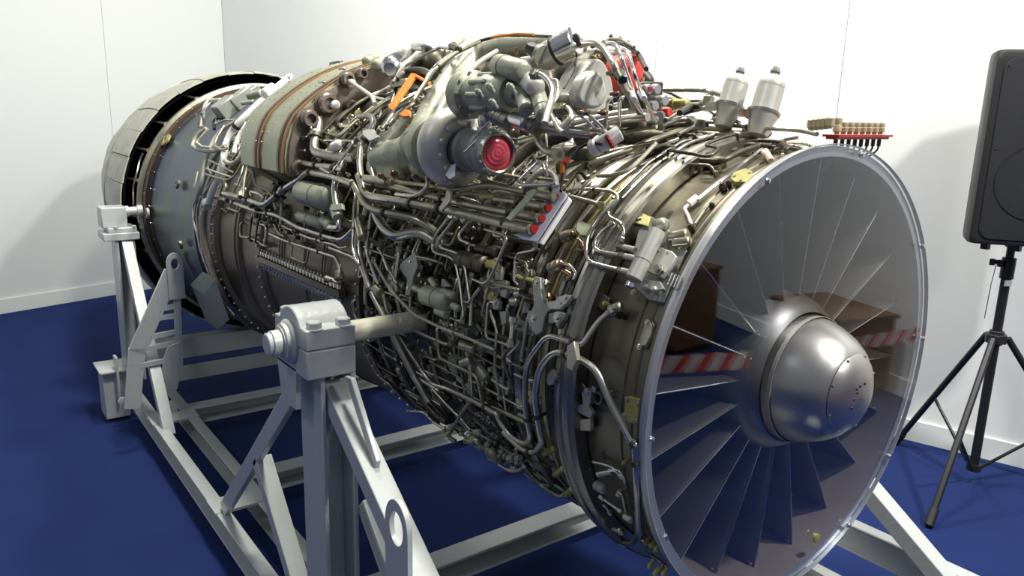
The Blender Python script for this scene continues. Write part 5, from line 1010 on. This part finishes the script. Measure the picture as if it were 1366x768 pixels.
pipe(None, [(313, 163), (293, 175), (283, 190), (278, 205), (272, 222), (269, 245), (262, 265)], [.635, .632, .63, .625, .62, .61, .60], 2.6, 'cable', 'cable'); pipe(None, [(275, 171), (262, 181), (256, 194), (263, 199), (275, 202), (289, 201), (301, 194)], [.64, .64, .635, .635, .63, .63, .63], 2.6, 'cable', 'cable'); pipe(None, [(268, 170), (273, 140), (283, 128)], .64, 2.2, 'cable', 'cable')
pipe(None, [(278, 172), (268, 183), (262, 190), (270, 196), (281, 197)], .645, 1.8, 'cable', 'cable'); pipe(None, [(299, 168), (290, 182), (286, 194), (296, 200), (303, 198)], .64, 1.8, 'olive', 'cable'); pipe(None, [(300, 214), (306, 219), (314, 217), (320, 210), (324, 200)], .63, 3.2, 'cable', 'cable')
for a_ in ([(278, 213), (296, 222), (312, 230)], [(276, 225), (292, 231), (308, 236)], [(274, 232), (290, 237), (303, 240), (314, 234), (322, 218)], [(326, 215), (322, 232), (316, 248)], [(331, 216), (326, 240), (324, 262)], [(286, 236), (276, 252), (270, 262)], [(283, 215), (277, 224), (283, 232)], [(264, 229), (261, 243), (259, 250)], [(330, 170), (325, 185), (318, 200)], [(327, 195), (315, 205), (308, 214)], [(290, 152), (287, 166), (300, 160), (314, 160)], [(312, 190), (330, 196), (332, 205)]):
    pipe(None, a_, .625, 1.3, random.choice(('cable', 'olive', 'steel')), 'cable')
pipe(None, [(286, 172), (285, 162), (290, 157), (298, 157)], .62, 2.2, 'blackc', 'cable')
# grey actuator box at the top left
mb = MB(); p = P(306, 142, .645); u = radial(p); s_ = YV.cross(u)
for (a, b, hx, hy, hz) in ((302, 144, .045, .05, .035), (322, 132, .05, .035, .03), (335, 125, .04, .028, .022)): c = P(a, b, .635); mb.box(c, hx, hy, hz, (s_, YV, u))
acc('nozzle_actuator_box', mb, 'grey', bevel=.006); can(None, (332, 128), (350, 124), .65, 5, 'cast', 'valve', .2, (.4,)); can(None, (323, 138), (338, 136), .65, 2.6, 'cast', 'pipe_union', .2); can(None, (281, 135), (295, 134), .65, 3.4, 'cable', 'plug', .3); pipe(None, [(282, 136), (272, 146), (269, 152)], .65, 1.8, 'bright')
pipe(None, [(262, 152), (266, 170)], .64, 1.6, 'dark'); pipe(None, [(269, 152), (274, 170)], .64, 1.6, 'dark')
# pale green box bolted under the ring
q = [P(a, b, .60) for a, b in ((255, 380), (271, 364), (287, 371), (272, 391))]; c = P(300, 425, .60)
mb = MB(); dn = (P(308, 431, .60) - q[2]); mb.prism(q, dn * .92); acc('drain_box', mb, 'grey', bevel=.004); mb = MB(); n_ = (q[1] - q[0]).cross(q[2] - q[1]).normalized(); n_ = n_ if n_.z > 0 else -n_; cq = sum(q, Vector()) / 4; mb.prism([cq + (p - cq) * 1.05 - dn.normalized() * .006 for p in q], dn.normalized() * .014); acc('box_lid', mb, 'paintg', bevel=.001)

# --- lower accessory row and bottom tubing
BW = (540, 500, 5.4875)
pipe(BW, [(20, 265), (110, 268), (150, 280), (190, 330), (240, 365), (300, 398)], .525, 2, 'steel', nuts=(0, 1)); pipe(BW, [(115, 170), (170, 230), (230, 300), (310, 345)], .51, 4.6, 'dark', 'drain_pipe'); pipe(BW, [(60, 0), (110, 80), (150, 160), (180, 200)], .505, 4.6, 'steel', 'drain_pipe')
pipe(BW, [(200, 100), (300, 210), (420, 330), (480, 400)], .50, 2.2, 'steel', 'strut_rod'); pipe(BW, [(470, 205), (410, 290), (350, 390)], .51, 2.4, 'olive', 'strut_rod'); pipe(BW, [(690, 655), (740, 690), (800, 705), (850, 695), (870, 670)], .525, 2.6, 'steel'); pipe(BW, [(380, 320), (440, 380), (520, 440)], .50, 2, 'olive')
rb = random.Random(5)
for i in range(46):
    t = rb.random(); a = 300 + t * 520 + rb.uniform(-40, 40); b = 400 + t * 250 + rb.uniform(-70, 40); k = rb.random(); r = .50 + rb.random() * .02
    if k < .55: can(BW, (a, b), (a + rb.uniform(15, 45), b + rb.uniform(-5, 35)), r, rb.uniform(2.2, 5.5), rb.choice(('olive', 'grey', 'steel', 'brass', 'cast', 'dark')), 'small_valve', .3, (.5,), 12)
    elif k < .8: nutboss(BW, (a, b), r, rb.uniform(2, 4), rb.choice(('olive', 'steel', 'brass')))
    else: plate(BW, [(a, b), (a + 30, b - 10), (a + 40, b + 20), (a + 8, b + 30)], r, .008, 'grey')
can(BW, (620, 545), (690, 590), .515, 9, 'olive', 'valve', .2, (.3, .8)); p_ = P(540 + 720 / 5.4875, 500 + 600 / 5.4875, .52); mb = MB(); z_ = sz(p_, 8); u = radial(p_); mb.lathe(p_, (Vector((0, -1, 0)) + u * .3), [(0, z_), (.006, z_), (.006, z_ * .6), (0, z_ * .6)], 20, closed=True); mb.lathe(p_, (Vector((0, -1, 0)) + u * .3), [(-.01, z_ * .5), (.008, z_ * .45), (.01, 1e-4)], 12); acc('open_union', mb, 'dark')

# --- filler: small-bore runs, unions and boxes wherever the casing still shows
rf = random.Random(21)
def occupied_zone(th, Y):     # keep the plain panels plain
    if 2.02 < Y and th > 66: return True
    if Y < 1.13: return True
    return False
zones = [  # th0, th1, Y0, Y1, r, count
    (40, 66, 1.22, 2.30, .510, 40), (66, 100, 1.18, 1.95, .472, 40), (96, 135, 1.2, 2.0, .462, 30), (5, 42, 1.24, 2.25, .55, 44), (10, 55, 2.78, 3.3, .57, 22), (60, 80, 2.1, 2.75, .52, 8), (-25, 14, 1.2, 2.2, .58, 20), (15, 52, 2.02, 2.30, .615, 26), (-14, 20, .98, 1.22, .485, 16), (58, 80, 2.35, 3.1, .53, 6)]
mats = ['steel', 'olive', 'dark', 'dark', 'olive', 'dark', 'olive']
for (t0, t1, y0, y1, r, cnt) in zones:
    for i in range(cnt):
        th = rf.uniform(t0, t1); Y = rf.uniform(y0, y1); rr_ = r + rf.uniform(-.022, .016); pts = [RT(rr_ - .02, th, Y), RT(rr_, th, Y)]; mode = rf.random() < .5
        for k in range(rf.randint(2, 4)):
            if mode: Y = min(max(Y + rf.choice((-1, 1)) * rf.uniform(.04, .22), y0), y1)
            else:
                t2 = min(max(th + rf.choice((-1, 1)) * rf.uniform(5, 20), t0 - 4), t1 + 4); n_ = max(1, int(abs(t2 - th) // 6))
                for j in range(1, n_): pts.append(RT(rr_, th + (t2 - th) * j / n_, Y))
                th = t2
            mode = not mode; pts.append(RT(rr_, th + rf.uniform(-1, 1), Y + rf.uniform(-.01, .01)))
        pts.append(RT(rr_ - .025, th, Y)); rad = rf.choice((.0028, .0035, .0035, .0045, .006)); mt = rf.choice(mats)
        mb = MB(); mb.tube(pts, rad, 8, 2.4); o = obj('small_pipe', mb, mt, ENG, 50)
        for e in (0, -1):
            if rf.random() < .38: mb = MB(); d = radial(pts[e]); mb.hexa(pts[e], d, rad * 2, .012); obj('union_nut', mb, 'olive', o, 30)
for (t0, t1, y0, y1, r, cnt) in zones:
    for i in range(int(cnt * 1.1)):
        th = rf.uniform(t0, t1); Y = rf.uniform(y0, y1); rr_ = r - .028 + rf.uniform(-.012, .012); p = RT(rr_, th, Y); u = radial(p); k = rf.random(); s_ = YV.cross(u)
        ang = rf.choice((0, 0, PI / 2, .5)); d1 = (YV * math.cos(ang) + s_ * math.sin(ang)).normalized(); d2 = u.cross(d1); mt = rf.choice(('olive', 'grey', 'steel', 'dark', 'dark', 'cast', 'case', 'brass' if rf.random() < .3 else 'dark'))
        if k < .35:
            mb = MB(); h = rf.uniform(.008, .02); a, b = rf.uniform(.010, .035), rf.uniform(.008, .02); mb.box(p + u * h * .5, a, b, h, (d1, d2, u)); o = obj('bracket', mb, mt, ENG, 0, bevel=.002)
            for sx in (-1, 1): mb = MB(); mb.hexa(p + u * h * 1.5 + d1 * (a * .6 * sx), u, .0045, .005); obj('bolt', mb, 'steel', o, 30)
        elif k < .8:
            mb = MB(); R_ = rf.uniform(.006, .018); L = rf.uniform(.025, .09); q = p + u * .01 - d1 * L / 2
            mb.lathe(q, d1, [(0, R_ * .5), (R_ * .2, R_ * .9), (R_ * .4, R_), (L * .45, R_), (L * .46, R_ * 1.2), (L * .56, R_ * 1.2), (L * .57, R_), (L - R_ * .4, R_), (L, R_ * .6), (L, 1e-4)], 16); mb.hexa(q + d1 * L, d1, R_ * .6, R_ * .8); o = obj('valve_body', mb, mt, ENG, 35)
        else:
            mb = MB(); L = rf.uniform(.05, .12); mb.beam(p + u * .012 - d1 * L / 2, p + u * .012 + d1 * L / 2, .012, .004, u); mb.cyl(p - d1 * L * .45, p - d1 * L * .45 + u * .02, .006, n=8); mb.cyl(p + d1 * L * .45, p + d1 * L * .45 + u * .02, .006, n=8); obj('lever', mb, mt, ENG, 30)
